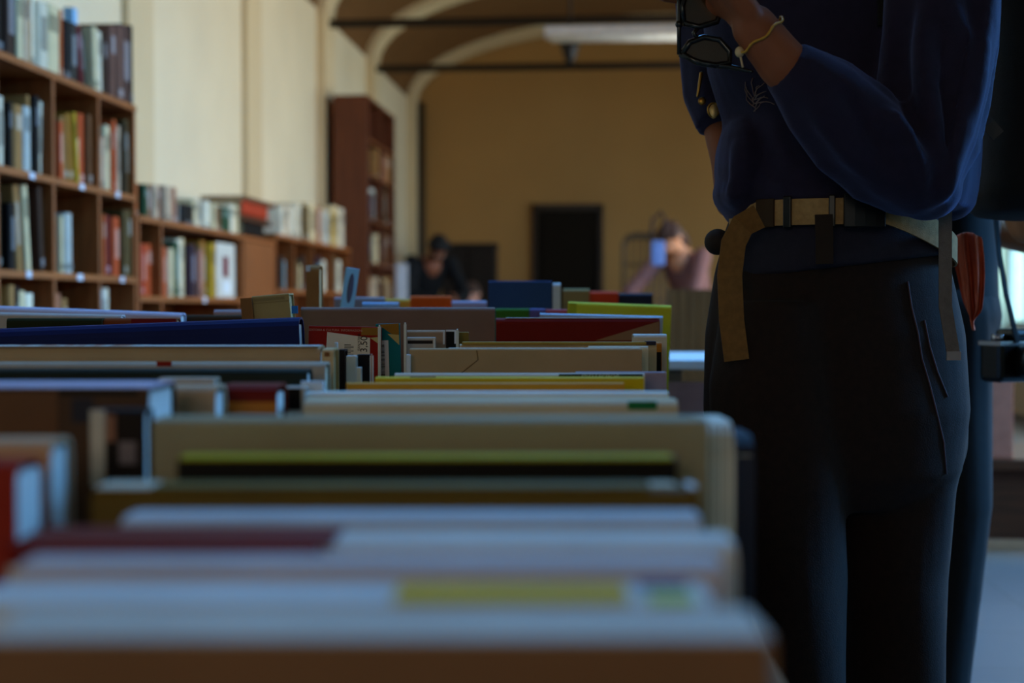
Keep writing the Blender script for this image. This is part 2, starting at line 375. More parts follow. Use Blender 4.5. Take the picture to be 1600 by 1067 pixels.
o, D = table_book('book with rough straw-coloured page tops behind the kraft-brown one', 718, 1026, 538, 1.93, .03, (190,160,120), PGT)
on_spine(o, D, 'rough_page_edge', 722, 1020, .05, .95, (172,140,66), th=.003, label='rough straw-coloured page edge'); on_spine(o, D, 'dark_corner', 1010, 1025, .0, .9, (50,46,60), th=.004)
o, D = table_book('large dark red book with a brown triangle on its cover', 775, 1031, 497, 2.25, .035, (120,22,10), PGW)
s = D['d']/F; bm = bmesh.new()
tri = [(930,532),(1030,532),(1030,502)]
for yy in (-D['t']/2-.0006, -D['t']/2+.0004): bm.faces.new([bm.verts.new((lx(D,px), yy, D['W']-(py-497)*s)) for px, py in tri])
fs = list(bm.faces); A_, B_ = list(fs[0].verts), list(fs[1].verts)
for k in range(3): bm.faces.new((A_[k],A_[(k+1)%3],B_[(k+1)%3],B_[k]))
c = link('cover_triangle', bm, cover((150,108,72)), o); c['label'] = 'brown triangle on the cover'
on_spine(o, D, 'spine_strip', 790, 1030, .1, .98, (200,204,210), label='pale spine')
o, D = table_book('mottled purple-brown album wider than its neighbours, behind the price-stickered red book', 470, 773, 480, 2.30, .03, (136,108,98))
o, D = table_book('book with an orange and black spine end at the far right of the row', 985, 1034, 535, 2.08, .02, (196,120,40)); on_front(o, D, 'black_band', 1012, 1033, 550, 580, (20,16,14))
o, D = table_book('narrow white book end at the far right of the row', 990, 1042, 522, 2.14, .03, (222,216,208), PGW)
o, D = table_book('bright yellow book standing taller than the dark red one', 880, 1041, 471, 2.60, .03, (206,188,36), yr=477)
on_front(o, D, 'yellow_flap', 881, 893, 473, 500, (170,160,24))
o, D = table_book('light blue slim book leaning before the bright yellow book', 838, 1030, 489, 2.42, .02, (170,190,214), PGW, yr=494)
o, D = table_book('tall navy blue book rising above all others in the middle of the row', 763, 862, 439, 2.90, .034, (44,72,122), PGW, rnd=.002)
o, D = table_book('small white book pressed against the right side of the tall navy one', 864, 876, 442, 2.92, .03, (210,206,206), PGW)
o, D = table_book('green slim book lying low in front of the tall navy one', 774, 827, 482, 2.72, .02, (60,112,30))
o, D = table_book('violet slim book right of the green one', 828, 852, 482, 2.70, .02, (96,88,140))
o, D = table_book('pink-red slim book right of the violet one', 853, 886, 483, 2.66, .02, (170,70,76))
o, D = table_book('vivid orange book in the far part of the row', 641, 704, 462, 3.10, .03, (214,84,16))
o, D = table_book('lilac book between the vivid orange and the tall navy books', 706, 760, 470, 3.05, .03, (176,164,190))
o, D = table_book('yellow ochre book left of the vivid orange one', 596, 640, 467, 3.14, .03, (206,160,60))
o, D = table_book('tan book behind the bright yellow one', 880, 921, 451, 3.2, .03, (150,122,74))
o, D = table_book('red-orange book peeking over the bright yellow one', 922, 966, 455, 3.25, .03, (206,60,24))
o, D = table_book('dark slate book at the right behind the red-orange one', 967, 1020, 458, 3.32, .03, (36,36,46))
o, D = table_book('crumpled light blue paperback left of the yellow ochre one', 566, 622, 472, 2.75, .03, (150,180,220), PGW)
o, D = table_book('grey lavender book behind the crumpled light blue paperback', 522, 600, 464, 2.95, .03, (150,142,150))

# --- in-focus cluster in the gap
o, D = table_book('red and gold book with a white price sticker', 478, 591, 509, 1.98, .012, (150,26,14), PGW, rnd=.001, yr=511)
on_front(o, D, 'gold_panel', 560, 590, 510, 522, (150,100,34)); 
s = D['d']/F; W = D['W']; yy = -D['t']/2
def fpoly(o, D, name, pts, col, th=.0007):
    s = D['d']/F; bm = bmesh.new(); yy = -D['t']/2
    for y in (yy-th, yy+.0004): bm.faces.new([bm.verts.new((lx(D,px), y, D['W']-(py-D['yf'])*s)) for px, py in pts])
    fs = list(bm.faces); A_, B_ = list(fs[0].verts), list(fs[1].verts); n = len(A_)
    for k in range(n): bm.faces.new((A_[k],A_[(k+1)%n],B_[(k+1)%n],B_[k]))
    return link(name, bm, cover(col), o)
fpoly(o, D, 'cream_panel', [(574,526),(590,524),(590,537)], (196,170,110), .0009)
c = text_bm('EDITORIA & CULTURA  INFORMAZIONI', .0042, .0002); ob = link('cover_lettering', c, cover((206,150,130)), o); ob.rotation_euler = (PI/2,0,0); ob.location = (lx(D,520), yy-.0008, W-.0055)
st = fpoly(o, D, 'price_sticker', [(507,518),(574,526),(574,560),(505,560)], (230,216,200), .0011); st['label'] = 'white price sticker'
ink = cover((44,34,28))
c = text_bm('13,50', .0135, .0002); ob = link('price_lettering', c, ink, st); ob.rotation_euler = (PI/2, -PI/2, 0); ob.location = (lx(D,565), yy-.0013, W-.0275)
c = text_bm('EAN 97888', .005, .0002); ob = link('code_lettering', c, ink, st); ob.rotation_euler = (PI/2, -PI/2, 0); ob.location = (lx(D,557), yy-.0013, W-.0215)
bm = bmesh.new()
for k in range(11): zz = W-.026-k*.0018; box(bm, lx(D,534), lx(D,534)+.013*(1 if k%3 else .7), yy-.0013, yy-.0009, zz, zz+random.choice((.0006,.001)))
bm2 = link('barcode', bm, ink, st); bm2['kind'] = 'thing'; del bm2['kind']
o, D = table_book('teal book with a tall barcode right of the red and gold one', 594, 631, 506, 2.0, .012, (14,112,116), PGW, rnd=.001, yr=505)
fpoly(o, D, 'gold_panel', [(598,507),(630,506),(630,527),(618,522)], (150,102,30)); fpoly(o, D, 'cream_panel', [(612,522),(630,524),(630,540)], (200,170,104), .0009)
st = fpoly(o, D, 'barcode_sticker', [(594,532),(613,532),(613,600),(594,600)], (236,226,222), .0012)
bm = bmesh.new(); yy = -D['t']/2; s = D['d']/F
for k in range(26):
    zz = D['W']-(540-506)*s-k*.0018; box(bm, lx(D,595), lx(D,595)+.0105, yy-.0015, yy-.001, zz, zz+random.choice((.0005,.0012,.0008)))
link('barcode', bm, ink, st)
for k, (lab, a, b, y, d, th, col) in enumerate((
    ('white page end of the red and gold book, beside the teal one', 591.6, 593.6, 508, 1.965, .004, (226,222,214)),  # thin slab standing for the page end of the red book
    ('thin white booklet between the teal and kraft-brown books', 631.6, 634, 504, 1.99, .004, (226,222,214)),
    ('dark narrow book at the left of the gap below the price sticker', 529, 539, 546, 1.74, .03, (38,26,20)),
    ('thin blue-white sheet folder left of the dark narrow book', 523, 527, 535, 1.72, .008, (190,206,224)),
    ('plain white small book in the gap below the price sticker', 541, 556, 556, 1.72, .02, (206,202,196)),
    ('tiny white notebook standing before the black paperback', 557, 564, 574, 1.68, .012, (216,212,206)),
    ('black paperback below the right half of the price sticker', 558, 579, 554, 1.76, .02, (20,14,10)),
    ('dog-eared pink sheet folder right of the black paperback', 579.6, 581.4, 553, 1.755, .004, (200,150,130)),
    ('black book standing right of two white-rimmed ones', 697, 713, 515, 2.06, .02, (20,16,12)),
    ('thin white booklet on the right of the black one', 713.6, 715.6, 514, 2.05, .004, (222,220,216)),
    ('white-rimmed tan book left of the black one', 636, 695, 516, 2.08, .02, (168,136,110)),
    ('white-rimmed book with a dark strip, lower than the tan one', 636, 680, 527, 2.02, .02, (186,170,160)),
    ('small mustard book right of the black one', 717, 732, 519, 2.1, .02, (140,112,50)),
    ('small white corner of a booklet before the kraft-brown book', 635, 641, 554, 1.78, .012, (212,210,208)))):
    o, D = table_book(lab, a, b, y, d, th, col, PGW, rnd=.001, tb=min(.0022, (b-a)*.0003+.0006))
    if 'rimmed' in lab:
        on_front(o, D, 'white_rim', b-3, b, y+.5, y+22, (224,222,222)); on_front(o, D, 'white_top_rim', a, b-3, y+.3, y+3, (216,218,224))
        if 'strip' in lab: on_front(o, D, 'dark_strip', a+1, b-4, y+5, y+10, (40,32,30))

# --- left column
o, D = table_book('royal blue book tilted up to the right', -120, 476, 518, 1.93, .05, (22,32,86), PGW, yr=495.5, rnd=.018, tb=.003)
on_front(o, D, 'painted_lit_corner', 466, 476, 500, 512, (40,110,200), label='corner with blue sky light painted into its colour')  # sky light on the corner, painted as a brighter blue
o, D = table_book('long cream book with a stained top below the royal blue one', -140, 500, 541, 1.62, .05, (186,154,116), PGW)
for k, (a, b) in enumerate(((20,30),(55,80),(92,103),(112,122),(135,150),(165,195))): on_spine(o, D, 'foxing_stain', a, b, .2, .8, (186,110,76), th=.0004)
on_spine(o, D, 'spine_strip', -138, 496, .02, .98, (206,206,206), th=.0003)
o, D = table_book('cream cloth spine end beside the long cream book', 503, 521, 545, 1.60, .05, (206,172,126), PGT, rnd=.006)
on_front(o, D, 'tape_spot', 507, 515, 550, 557, (130,80,40))
o, D = table_book('grey-beige book with a small red label', -140, 508, 567, 1.50, .045, (172,156,138))
on_front(o, D, 'red_label', 245, 268, 564.5, 572, (150,30,14), label='small red label')
o, D = table_book('dark green book with blue-lit top left of the gap', -140, 480, 577, 1.40, .04, (34,42,36), PGW)
o, D = table_book('small white booklet with curled corner before the dark green book', 470, 505, 596, 1.36, .012, (206,208,212), PGW)
o, D = table_book('white magazine with bent corner at the left end of the beige green-labelled book', 446, 476, 604, 1.33, .02, (190,180,170), PGW); on_front(o, D, 'black_panel', 444, 470, 607, 640, (22,16,12))
o, D = table_book('dark red book over an orange band, left of the black panel', 346, 432, 602, 1.22, .06, (112,24,10), PGW)
on_front(o, D, 'orange_band', 346, 431, 628, 645, (190,110,36), label='orange band on the cover')
o, D = table_book('beige paperback left of the dark red one', 246, 336, 604, 1.16, .05, (190,160,132), PGW)
o, D = table_book('taller beige paperback behind the first beige one', 246, 334, 591, 1.28, .03, (184,160,138), PGW)
o, D = table_book('thick book with lavender top and dark patchwork cover', -130, 232, 606, 1.03, .085, (84,60,44), PGW, rnd=.008)
on_spine(o, D, 'spine_strip', -128, 230, .03, .98, (196,184,208), label='lavender spine'); on_front(o, D, 'black_strip', 92, 215, 607, 617, (30,24,20)); on_front(o, D, 'brown_panel', -60, 90, 612, 690, (112,76,52)); on_front(o, D, 'slate_panel', 112, 146, 622, 660, (50,48,58))
o, D = table_book('small dark photo book with a pale left edge', 140, 226, 640, .99, .025, (36,26,22), PGW); on_front(o, D, 'pale_edge', 141, 164, 641, 760, (206,196,184), label='pale strip down its left edge'); on_front(o, D, 'portrait_patch', 186, 212, 690, 725, (130,116,120)); on_front(o, D, 'reddish_patch', 166, 180, 648, 690, (150,104,84))
o, D = table_book('white-topped beige book at the left margin', -160, 78, 690, .855, .045, (196,152,118), PGW)
o, D = table_book('red book with bright white page ends at the lower left corner', -170, 24, 724, .775, .045, (150,40,24), PGW, over=.0005)

# --- far left part
o, D = table_book('long pale lavender book with white right end, at the back left', -60, 274, 476, 2.45, .04, (196,186,208), PGW, yr=489)
o, D = table_book('off-white book with frayed top before the pale lavender one', -60, 184, 487, 2.32, .03, (190,180,176), PGW, yr=492)
o, D = table_book('dark bottle green book before the frayed off-white one', 10, 159, 497, 2.2, .03, (36,42,18))
o, D = table_book('brown and wine-red book right of the bottle green one', 160, 276, 497, 2.21, .03, (130,64,30)); on_front(o, D, 'wine_red_panel', 205, 275, 498, 510, (120,24,30))
o, D = table_book('dark brown book lying flat row, behind the brown and wine-red one', 278, 398, 492, 2.5, .03, (66,48,32))
o, D = table_book('mauve paperback low behind the pale olive book', 334, 402, 484, 2.6, .03, (170,150,156))
# pale olive book turned three-quarter and the standing open card
def box_book(label, pts, d0, ytop, ybase_z, col, side, depth, yaw, name='book'):
    a, b = P(pts[0], ytop, d0), P(pts[1], ytop, d0)
    L = (b-a).length; W = a.z - ZT; mid = (a+b)/2
    o = book_geo(name, L, W, depth, cover(col), PGT, None, lambda l, w, t: Vector((l, t, W-w)), tb=.003)
    o.location = (mid.x, mid.y, ZT); o.rotation_euler = (0, 0, YAW+yaw); tag(o, label, 'book'); return o, dict(L=L, W=W, t=depth, d=d0, x0=pts[0], x1=pts[1], yf=ytop)
o, D = table_book('pale olive book with brown torn spine above the royal blue book', 417, 475, 462, 2.22, .045, (176,158,108), PGT, yr=457, rnd=.002)
on_front(o, D, 'embossed_band', 420, 468, 466, 471, (150,134,92)); on_front(o, D, 'embossed_line', 418, 474, 473, 474.2, (140,122,80))
b2 = link('torn_spine', B((-D['L']/2-.017, -D['L']/2+.001, -.03, .02, 0.0, D['W']-.002)), cover((140,98,58)), o); b2['label'] = 'brown torn spine'
o, D = table_book('brown hardback standing behind the pale olive one', 478, 499, 414, 2.62, .05, (150,106,62), PGT)
on_front(o, D, 'white_sticker', 478, 484, 415, 424, (210,214,230))
o, D = table_book('light blue picture card standing upright at the brown hardback', 499, 519, 414, 2.60, .012, (150,200,224), PGW, yaw=.3, rnd=.001, yr=417)
s = D['d']/F; bm = bmesh.new(); ellip(bm, (0, -D['t']/2, D['W']-32*s), (.0055, .0008, .028)); c = link('oval_picture', bm, cover((96,92,110)), o, True); c['label'] = 'dark oval picture'

# table under the books
tw = wood('table wood', (120,80,44), 1)
tbl = empty('book_table', (-.6, 2.2, 0), 0, 'long wooden table carrying rows of spine-up second-hand books', 'table')
link('tabletop', B((-.78,.715,-1.85,1.75,ZT-.04,ZT)), tw, tbl, bevel=.004)
link('apron', B((-.72,.66,-1.8,-1.775,ZT-.14,ZT-.04),(-.72,.66,1.675,1.7,ZT-.14,ZT-.04),(-.72,-.695,-1.775,1.675,ZT-.14,ZT-.04),(.635,.66,-1.775,1.675,ZT-.14,ZT-.04)), tw, tbl)
for x in (-.68,.62):
    for y in (-1.75,1.65): link('leg', B((x-.03,x+.03,y-.03,y+.03,0,ZT-.04)), wood('table leg wood',(110,72,40),2), tbl, bevel=.004)

# ------------------------------------------------------------------ bookcases on the left
BW = wood('orange brown shelf wood', (150,80,30), 1); BWV = wood('orange brown upright wood', (140,72,28), 2)
DW = wood('dark brown side wood', (98,48,22), 2)
XFc = -1.9   # shelf front plane
def bookcase(name, label, y0, y1, zs, divs, xb, xf, top_open=True, t=.024, side_top=None, backc=(112,62,30)):
    """zs: heights of the shelf tops; divs: y of uprights"""
    r = empty(name, ((xb+xf)/2, (y0+y1)/2, 0), 0, label, 'bookcase')
    ox, oy = -(xb+xf)/2, -(y0+y1)/2
    for z in zs: link('shelf', B((xb+ox, xf+ox, y0+oy, y1+oy, z-t, z)), BW, r, bevel=.002)
    zt = max(zs) - t if top_open else side_top
    zl = sorted(zs)
    for y in divs:
        for za, zb in zip([0]+zl, [z-t for z in zl]):
            link('upright', B((xb+ox, xf-.004+ox, y-.011+oy, y+.011+oy, za, zb)), BWV, r)
    link('back_panel', B((xb-.008+ox, xb+ox, y0+oy, y1+oy, 0, zt)), wood('shelf back wood', backc, 2), r)
    return r, ox, oy
sz = [on(0, XFc, 214, 166).z, on(0, XFc, 214, 306).z, on(0, XFc, 214, 433).z]
S1, S2, S3 = sz
S4 = S3 - (S2-S3); S0 = .09
ye = on(0, XFc, 214, 300).y; yd1 = on(0, XFc, 157, 300).y; yd2 = on(0, XFc, 86, 300).y; yd3 = on(0, XFc, -2, 300).y
ys_ = yd3 - (yd2-yd3)
bc, box_, boy = bookcase('bookcase', 'orange-brown wall bookcase with crowded open shelves at the left margin', ys_, ye, [S1,S2,S3,S4,S4-.33], [ys_+.011, yd3, yd2, yd1, ye-.011], XL+.1, XFc)
wc = mat('white card', (204,204,206), .7)
for (px, py, S) in ((50,267,S2),(128,285,S2),(184,299,S2),(45,424,S3),(125,428,S3),(191,433,S3)):
    q = on(0, XFc, px, py); hw = .024 if py > 280 and px == 125 else .02
    c = link('label_card', B((XFc+box_, XFc+.0015+box_, q.y-hw+boy, q.y+hw+boy, S-.023, S-.001)), wc, bc)
ORD = ['first','second','third','fourth','fifth','sixth','seventh','eighth','ninth','tenth','eleventh','twelfth','thirteenth','fourteenth','fifteenth','sixteenth','seventeenth','eighteenth','nineteenth','twentieth','twenty-first','twenty-second','twenty-third','twenty-fourth','twenty-fifth']
COLS = dict(black=(24,18,14), dbrown=(66,46,36), cream=(232,218,190), tan=(170,128,80), pinkc=(214,192,176), white=(252,250,246), lgrey=(226,222,216), orange=(190,92,40), dgrey=(60,56,54), red=(170,50,34), mauve=(120,86,78), dmauve=(88,62,58), brown=(116,74,44), gold=(176,124,50), olive=(96,78,42), dolive=(60,48,30), bluew=(196,206,220), orred=(200,84,40), wine=(110,30,36), green=(44,80,52), purple=(60,40,54), yellow=(196,160,40), lblue=(130,170,200), pink=(190,130,120), rosy=(170,116,96))
COLS = {k: (int(v[0]*.9), int(v[1]*.84), int(v[2]*.72)) for k, v in COLS.items()}
CN = dict(black='black', dbrown='dark brown', cream='cream', tan='tan', pinkc='pinkish cream', white='white', lgrey='light grey', orange='orange', dgrey='dark grey', red='red', mauve='mauve-brown', dmauve='dark mauve', brown='brown', gold='golden brown', olive='olive', dolive='dark olive', bluew='bluish white', orred='orange-red', wine='wine-red', green='dark green', purple='dark purple', yellow='yellow', lblue='light blue', pink='pink', rosy='rosy tan')
def shelf_row(where, group, spec, z, xplane, zmax=9, ymin=None, ymax=None, depth=.19, avoid=None):
    """spec: (x0, x1, ytop, colour[, lean px at the top])"""
    xm = xplane-.028; lo = min(on(0, xm, q[0], q[2]).y for q in spec); hi = max(on(0, xm, q[1], q[2]).y for q in spec)
    na = lo if ymin is None else max(lo, ymin); nb = hi if ymax is None else min(hi, ymax); sc_ = (nb-na)/(hi-lo)
    for i, sp in enumerate(spec):
        x0, x1, yt, cn = sp[:4]; lean = sp[4] if len(sp) > 4 else 0
        setb = random.uniform(.012, .045); xp = xplane - setb
        y0, y1 = [na + (on(0, xm, q, yt).y-lo)*sc_ for q in (x0, x1)]
        if ymin is not None: y0 = max(y0, ymin); y1 = max(y1, y0+.006)
        if ymax is not None: y1 = min(y1, ymax); y0 = min(y0, y1-.006)
        if avoid and y0 < avoid[1] and y1 > avoid[0]:
            if (y0+y1)/2 < sum(avoid)/2: y1 = avoid[0]-.001; y0 = min(y0, y1-.008)
            else: y0 = avoid[1]+.001; y1 = max(y1, y0+.008)
        if ymax is not None and y1 > ymax: y1 = ymax; y0 = min(y0, y1-.006)
        T = (y1-y0)*.965; zc = min(on(0, xm, (x0+x1)/2, yt).z, zmax)
        L = max(zc - z - .001, .08)
        ang = 0
        if lean:
            dy = on(0, xm, x0+lean, yt).y - on(0, xm, x0, yt).y; ang = math.atan2(dy, L); L = min(L/math.cos(ang), (zmax-z-.004-abs(math.sin(ang))*T)/math.cos(ang))
        W = min(depth*random.uniform(.8, 1.0), L*.85)
        o = book_geo('book', L, W, T, cover(COLS[cn]), random.choice((PG, PGT)), None, lambda l, w, t: Vector((-w, t, l+L/2)), tb=.002, over=.002)
        # lean about the base corner: keep it on the shelf
        yc = (y0+y1)/2
        if ang > 0: o.location = (xp, y0 + T/2/math.cos(ang), z + abs(math.sin(ang))*T/2 + .0005)
        else: o.location = (xp, yc, z + abs(math.sin(ang))*T/2 + .0005)
        o.rotation_euler = (-ang, 0, 0)
        if T > .014:
            bm = bmesh.new(); k = random.choice((0,1,2))
            if k == 0: box(bm, -.0002, .0006, -T*.36, T*.36, L*.62, L*.86)
            elif k == 1:
                box(bm, -.0002, .0006, -T*.3, T*.3, L*.3, L*.8)
            else: box(bm, -.0002, .0006, -T*.42, T*.42, L*.06, L*.16)
            c0 = COLS[cn]; dk_ = sum(c0) > 330
            tgt = tuple(int(v*.72) for v in c0) if dk_ else tuple(int(v*.6+90) for v in c0)
            link('spine_label', bm, cover(tgt), o)
        tag(o, '%s book, %s from the left %s' % (CN[cn], ORD[i], where), 'book', group)
g = 'books on the wall bookcase'
shelf_row('along the top of the wall bookcase', g, [(-30,-18,-60,'brown'),(-18,-8,-50,'cream'),(-8,6,-40,'black'),(6,18,-30,'dbrown'),(18,24,-30,'black'),(24,33,-16,'cream'),(33,37,-16,'tan'),(37,46,-14,'pinkc'),(46,50,-10,'tan'),(50,62,-8,'white'),(62,78,4,'lgrey'),(78,99,8,'cream'),(99,103,16,'orange'),(104,112,32,'black'),(112,123,36,'dgrey'),(129,134,42,'wine',-5),(135,140,44,'black',-5),(142,149,44,'cream',-2),(150.5,157,50,'lgrey',-1),(158,163,54,'dbrown'),(163,171,58,'tan'),(172,180,40,'mauve'),(180,188,40,'mauve'),(188,201,40,'dmauve'),(201,205,40,'black')], S1, XFc)
q = on(0, XFc-.05, 117.5, 28); za = on(0, XFc-.03, 117.5, 36).z; zb = on(0, XFc-.05, 117.5, 13).z
tag(link('paper_slip', B((XFc-.085, XFc-.05, q.y-.02, q.y+.02, za, zb)), cover((140,180,206))), 'light blue slip of card sticking up between the dark books on the bookcase top', 'card')
shelf_row('in the left compartment below the bookcase top', g, [(-1.5,8,150,'lgrey'),(8,14,160,'brown'),(14,20,160,'black'),(20,35,165,'tan'),(35,47,168,'bluew'),(47,52,150,'tan'),(52,60,152,'black'),(66,72,160,'lgrey',3)], S2, XFc, S1-.03, yd3+.014, yd2-.03)
shelf_row('in the middle compartment below the bookcase top', g, [(88,94,190,'orred'),(100,106,184,'tan',-5),(107,113,180,'gold',-5),(114,119,178,'yellow',-5),(121,129,216,'pinkc'),(130,138,178,'orred'),(138,144,180,'brown')], S2, XFc, S1-.03, yd2+.014, yd1-.014)
shelf_row('in the right compartment below the bookcase top', g, [(159,165,216,'pinkc'),(165,172,214,'pink'),(173,183,198,'cream'),(183,188,192,'orred'),(188,195,190,'orange'),(195,200,200,'pinkc'),(200,205,196,'dolive'),(205,212,192,'olive')], S2, XFc, S1-.03, yd1+.014, ye-.026)
shelf_row('in the left compartment at mid height', g, [(-1,12,300,'dolive'),(12,24,318,'black'),(24.5,29,318,'dolive'),(39,48,292,'tan',-6),(49,58,293,'cream',-6),(60,67,296,'rosy',-5),(70,77,296,'dbrown',-4),(79,85,300,'dgrey')], S3, XFc, S2-.03, yd3+.014, yd2-.014)
shelf_row('in the middle compartment at mid height', g, [(88,93,337,'cream'),(93,97,338,'olive'),(97,107,333,'bluew')], S3, XFc, S2-.03, yd2+.014, yd1-.014)
shelf_row('in the right compartment at mid height', g, [(159,164,335,'orange'),(164,168,337,'cream'),(168,177,337,'wine'),(177,189,340,'orred'),(190,197,346,'brown'),(197,203,330,'olive'),(203,210,330,'olive')], S3, XFc, S2-.03, yd1+.014, ye-.026)
shelf_row('in the left compartment just above the table books', g, [(-1,8,446,'cream'),(8,17,445,'tan'),(17,24,447,'black'),(27,38,454,'cream'),(38,50,458,'white')], S4, XFc, S3-.03, yd3+.014, yd2-.014)
shelf_row('in the middle compartment just above the table books', g, [(90,104,458,'rosy'),(104,112,466,'tan')], S4, XFc, S3-.03, yd2+.014, yd1-.014)
shelf_row('in the right compartment just above the table books', g, [(159,166,450,'bluew'),(166,173,450,'white')], S4, XFc, S3-.03, yd1+.014, ye-.026)
qa, qb = on(0, XFc, 14, 136), on(0, XFc, 70, 150)
for k, (cn, hh) in enumerate((('tan',.018),)):
    pass

# low cabinet
LC = on(0, XFc, 256, 343).z; lcy0 = ye+.02; lcy1 = on(0, XFc, 430, 376).y
lc_divs = [lcy0+.011, on(0,XFc,254,400).y, on(0,XFc,378,400).y, lcy1-.011]
LS = on(0, XFc, 300, 464).z
lc, ox, oy = bookcase('low_bookcase', 'low orange-brown bookcase with books along its top, right of the wall bookcase', lcy0, lcy1, [LC, LS, LS-.4], lc_divs, XL+.1, XFc)
pa, pb = on(0,XFc,380,400).y, lcy1-.024
link('door', B((XFc-.02+ox, XFc-.002+ox, pa+.012+oy, pb+oy, LS+.002, LC-.028)), wood('cabinet door wood', (140,76,30), 2), lc)
q = on(0, XFc, 320, 465); link('label_card', B((XFc+ox, XFc+.0015+ox, q.y-.024+oy, q.y+.024+oy, LS-.024, LS+.002)), wc, lc)
g = 'books on the low bookcase'
shelf_row('inside the left end of the low bookcase', g, [(218,223,384,'red'),(223,228,383,'red'),(228,236,381,'orred'),(236,244,381,'orred')], LS, XFc, LC-.03, lc_divs[0]+.014, lc_divs[1]-.014)
shelf_row('inside the wide compartment of the low bookcase', g, [(258,264,386,'orred'),(265,272,388,'cream'),(272,280,378,'green'),(280,287,374,'white'),(287,294,372,'cream'),(294,302,382,'purple'),(302,309,384,'purple'),(309,314,390,'pink'),(314,319,384,'tan'),(319,326,376,'gold'),(326,333,380,'yellow'),(333,336,378,'brown')], LS, XFc, LC-.03, lc_divs[1]+.014, None)
ya, yb_ = on(0,XFc,345,400).y, on(0,XFc,374,400).y
mz = on(0,XFc,360,380).z
m_ = book_geo('magazine', mz-LS-.002, yb_-ya, .012, cover((206,196,176)), PGW, None, lambda l, w, t: Vector((t, w-(yb_-ya)/2, l+(mz-LS-.002)/2)), tb=.001)
m_.location = (XFc-.03, (ya+yb_)/2, LS+.001); tag(m_, 'cream magazine with a wine-red picture facing outward in the low bookcase', 'magazine')
link('cover_picture', B((.0058,.0068,-.05,.05,.1,.2)), cover((120,40,46)), m_); link('cover_panel', B((.0058,.0068,-.04,.08,.02,.085)), cover((224,222,216)), m_)
g = 'books standing on top of the low bookcase'
shelf_row('on top of the low bookcase', g, [(217,222,286,'orange'),(222,228,288,'green')]+[(228+i*6.6, 234.4+i*6.6, 287+i*.8, 'rosy' if i%2 else 'pinkc') for i in range(8)]+[(284,303,320,'black'),(305,311,312,'cream'),(311,318,311,'lgrey'),(318,325,314,'white'),(325,332,316,'lgrey'),(332,338,318,'cream'),(338,346,322,'brown'),(346,352,324,'green'),(352,360,325,'green'),(360,367,320,'white'),(367,374,322,'cream')], LC, XFc)
# horizontal stack: red album over black and brown ones
def flat_book(label, x0, x1, ybot, ytop, col, xplane, zb, depth=.2, group=None):
    a, b = on(0, xplane, x0, ytop), on(0, xplane, x1, ytop); T = a.z - on(0, xplane, x0, ybot).z
    L = b.y-a.y
    o = book_geo('book', L, depth, T, cover(col), PGT, None, lambda l, w, t: Vector((-w, l, t+T/2)), tb=.002)
    o.location = (xplane-.01, (a.y+b.y)/2, zb); tag(o, label, 'book', group); return zb+T+.0005
z = LC+.0005
for lab, x0, x1, th, col in (('black book lying flat at the bottom of the stack on the low bookcase',382,412,.075,(20,14,10)),('dark brown book lying flat in the middle of that stack',378,424,.03,(80,46,26)),('thick red album lying flat near the top of the stack on the low bookcase',378,418,.075,(170,56,28)),('brown book lying flat on top of the red album',384,430,.025,(110,64,40))):
    a, b = on(0,XFc-.02,x0,330).y, on(0,XFc-.02,x1,330).y; L = b-a
    o = book_geo('book', L, .24, th, cover(col), PGT, None, lambda l, w, t: Vector((-w, l, t+th/2)), tb=.002)
    o.location = (XFc-.02, (a+b)/2, z); tag(o, lab, 'book', 'flat stack on the low bookcase'); z += th+.0005
# second low unit farther along
c2y0, c2y1 = lcy1+.02, on(0,XFc,548,384).y
L2 = on(0, XFc, 500, 379).z; LS2 = on(0,XFc,500,455).z
dv = [c2y0+.011, on(0,XFc,461,400).y, on(0,XFc,491,400).y, on(0,XFc,521,400).y, c2y1-.011]
lc2, ox2, oy2 = bookcase('low_bookcase', 'low bookcase of narrow dark compartments beside the tall brown bookcase', c2y0, c2y1, [L2, LS2, LS2-.4], dv, XL+.1, XFc)
for k in range(4): shelf_row('in the %s slot of the farther low bookcase' % ['first','second','third','fourth'][k], 'books in the farther low bookcase', [((436,466,497,525)[k]+i*4.4, (436,466,497,525)[k]+i*4.4+4, 400+7*((i+k)%3), c) for i, c in enumerate(random.sample(['purple','cream','dbrown','lblue','orred','tan','white','olive'], 3))], LS2, XFc, L2-.03, dv[k]+.014, dv[k+1]-.014)
shelf_row('on top of the farther low bookcase', 'magazines on the farther low bookcase', [(443.5,448,322,'white'),(448,455,320,'pinkc'),(455,460,322,'white'),(460,466,318,'lgrey'),(466,472,318,'white'),(472,484,322,'olive'),(484,496,318,'cream'),(497,503,322,'rosy'),(503,510,326,'white'),(510,517,330,'bluew'),(517,523,330,'yellow'),(523,530,322,'cream'),(530,536,326,'lgrey')], L2, XFc)

# tall dark bookcase
ty0 = 10.86; tx0 = on(1, ty0, 520, 148).x; tx1 = on(1, ty0, 575, 148).x; tz = on(1, ty0, 548, 148).z
ty1 = on(0, tx1, 617, 185).y
r = empty('tall_bookcase', ((tx0+tx1)/2, (ty0+ty1)/2, 0), 0, 'tall dark brown bookcase seen from its side before the arches', 'bookcase')
ox, oy = -(tx0+tx1)/2, -(ty0+ty1)/2
tt = .03
link('side_panel', B((tx0+ox, tx1+ox, ty0+oy, ty0+tt+oy, 0, tz)), DW, r, bevel=.003)
link('side_panel', B((tx0+ox, tx1+ox, ty1-tt+oy, ty1+oy, 0, tz)), DW, r)
ym = (ty0+ty1)/2; link('upright', B((tx0+ox, tx1-.002+ox, ym-.012+oy, ym+.012+oy, 0, tz-tt)), DW, r)
link('back_panel', B((tx0+ox, tx0+.01+ox, ty0+tt+oy, ty1-tt+oy, 0, tz)), DW, r)
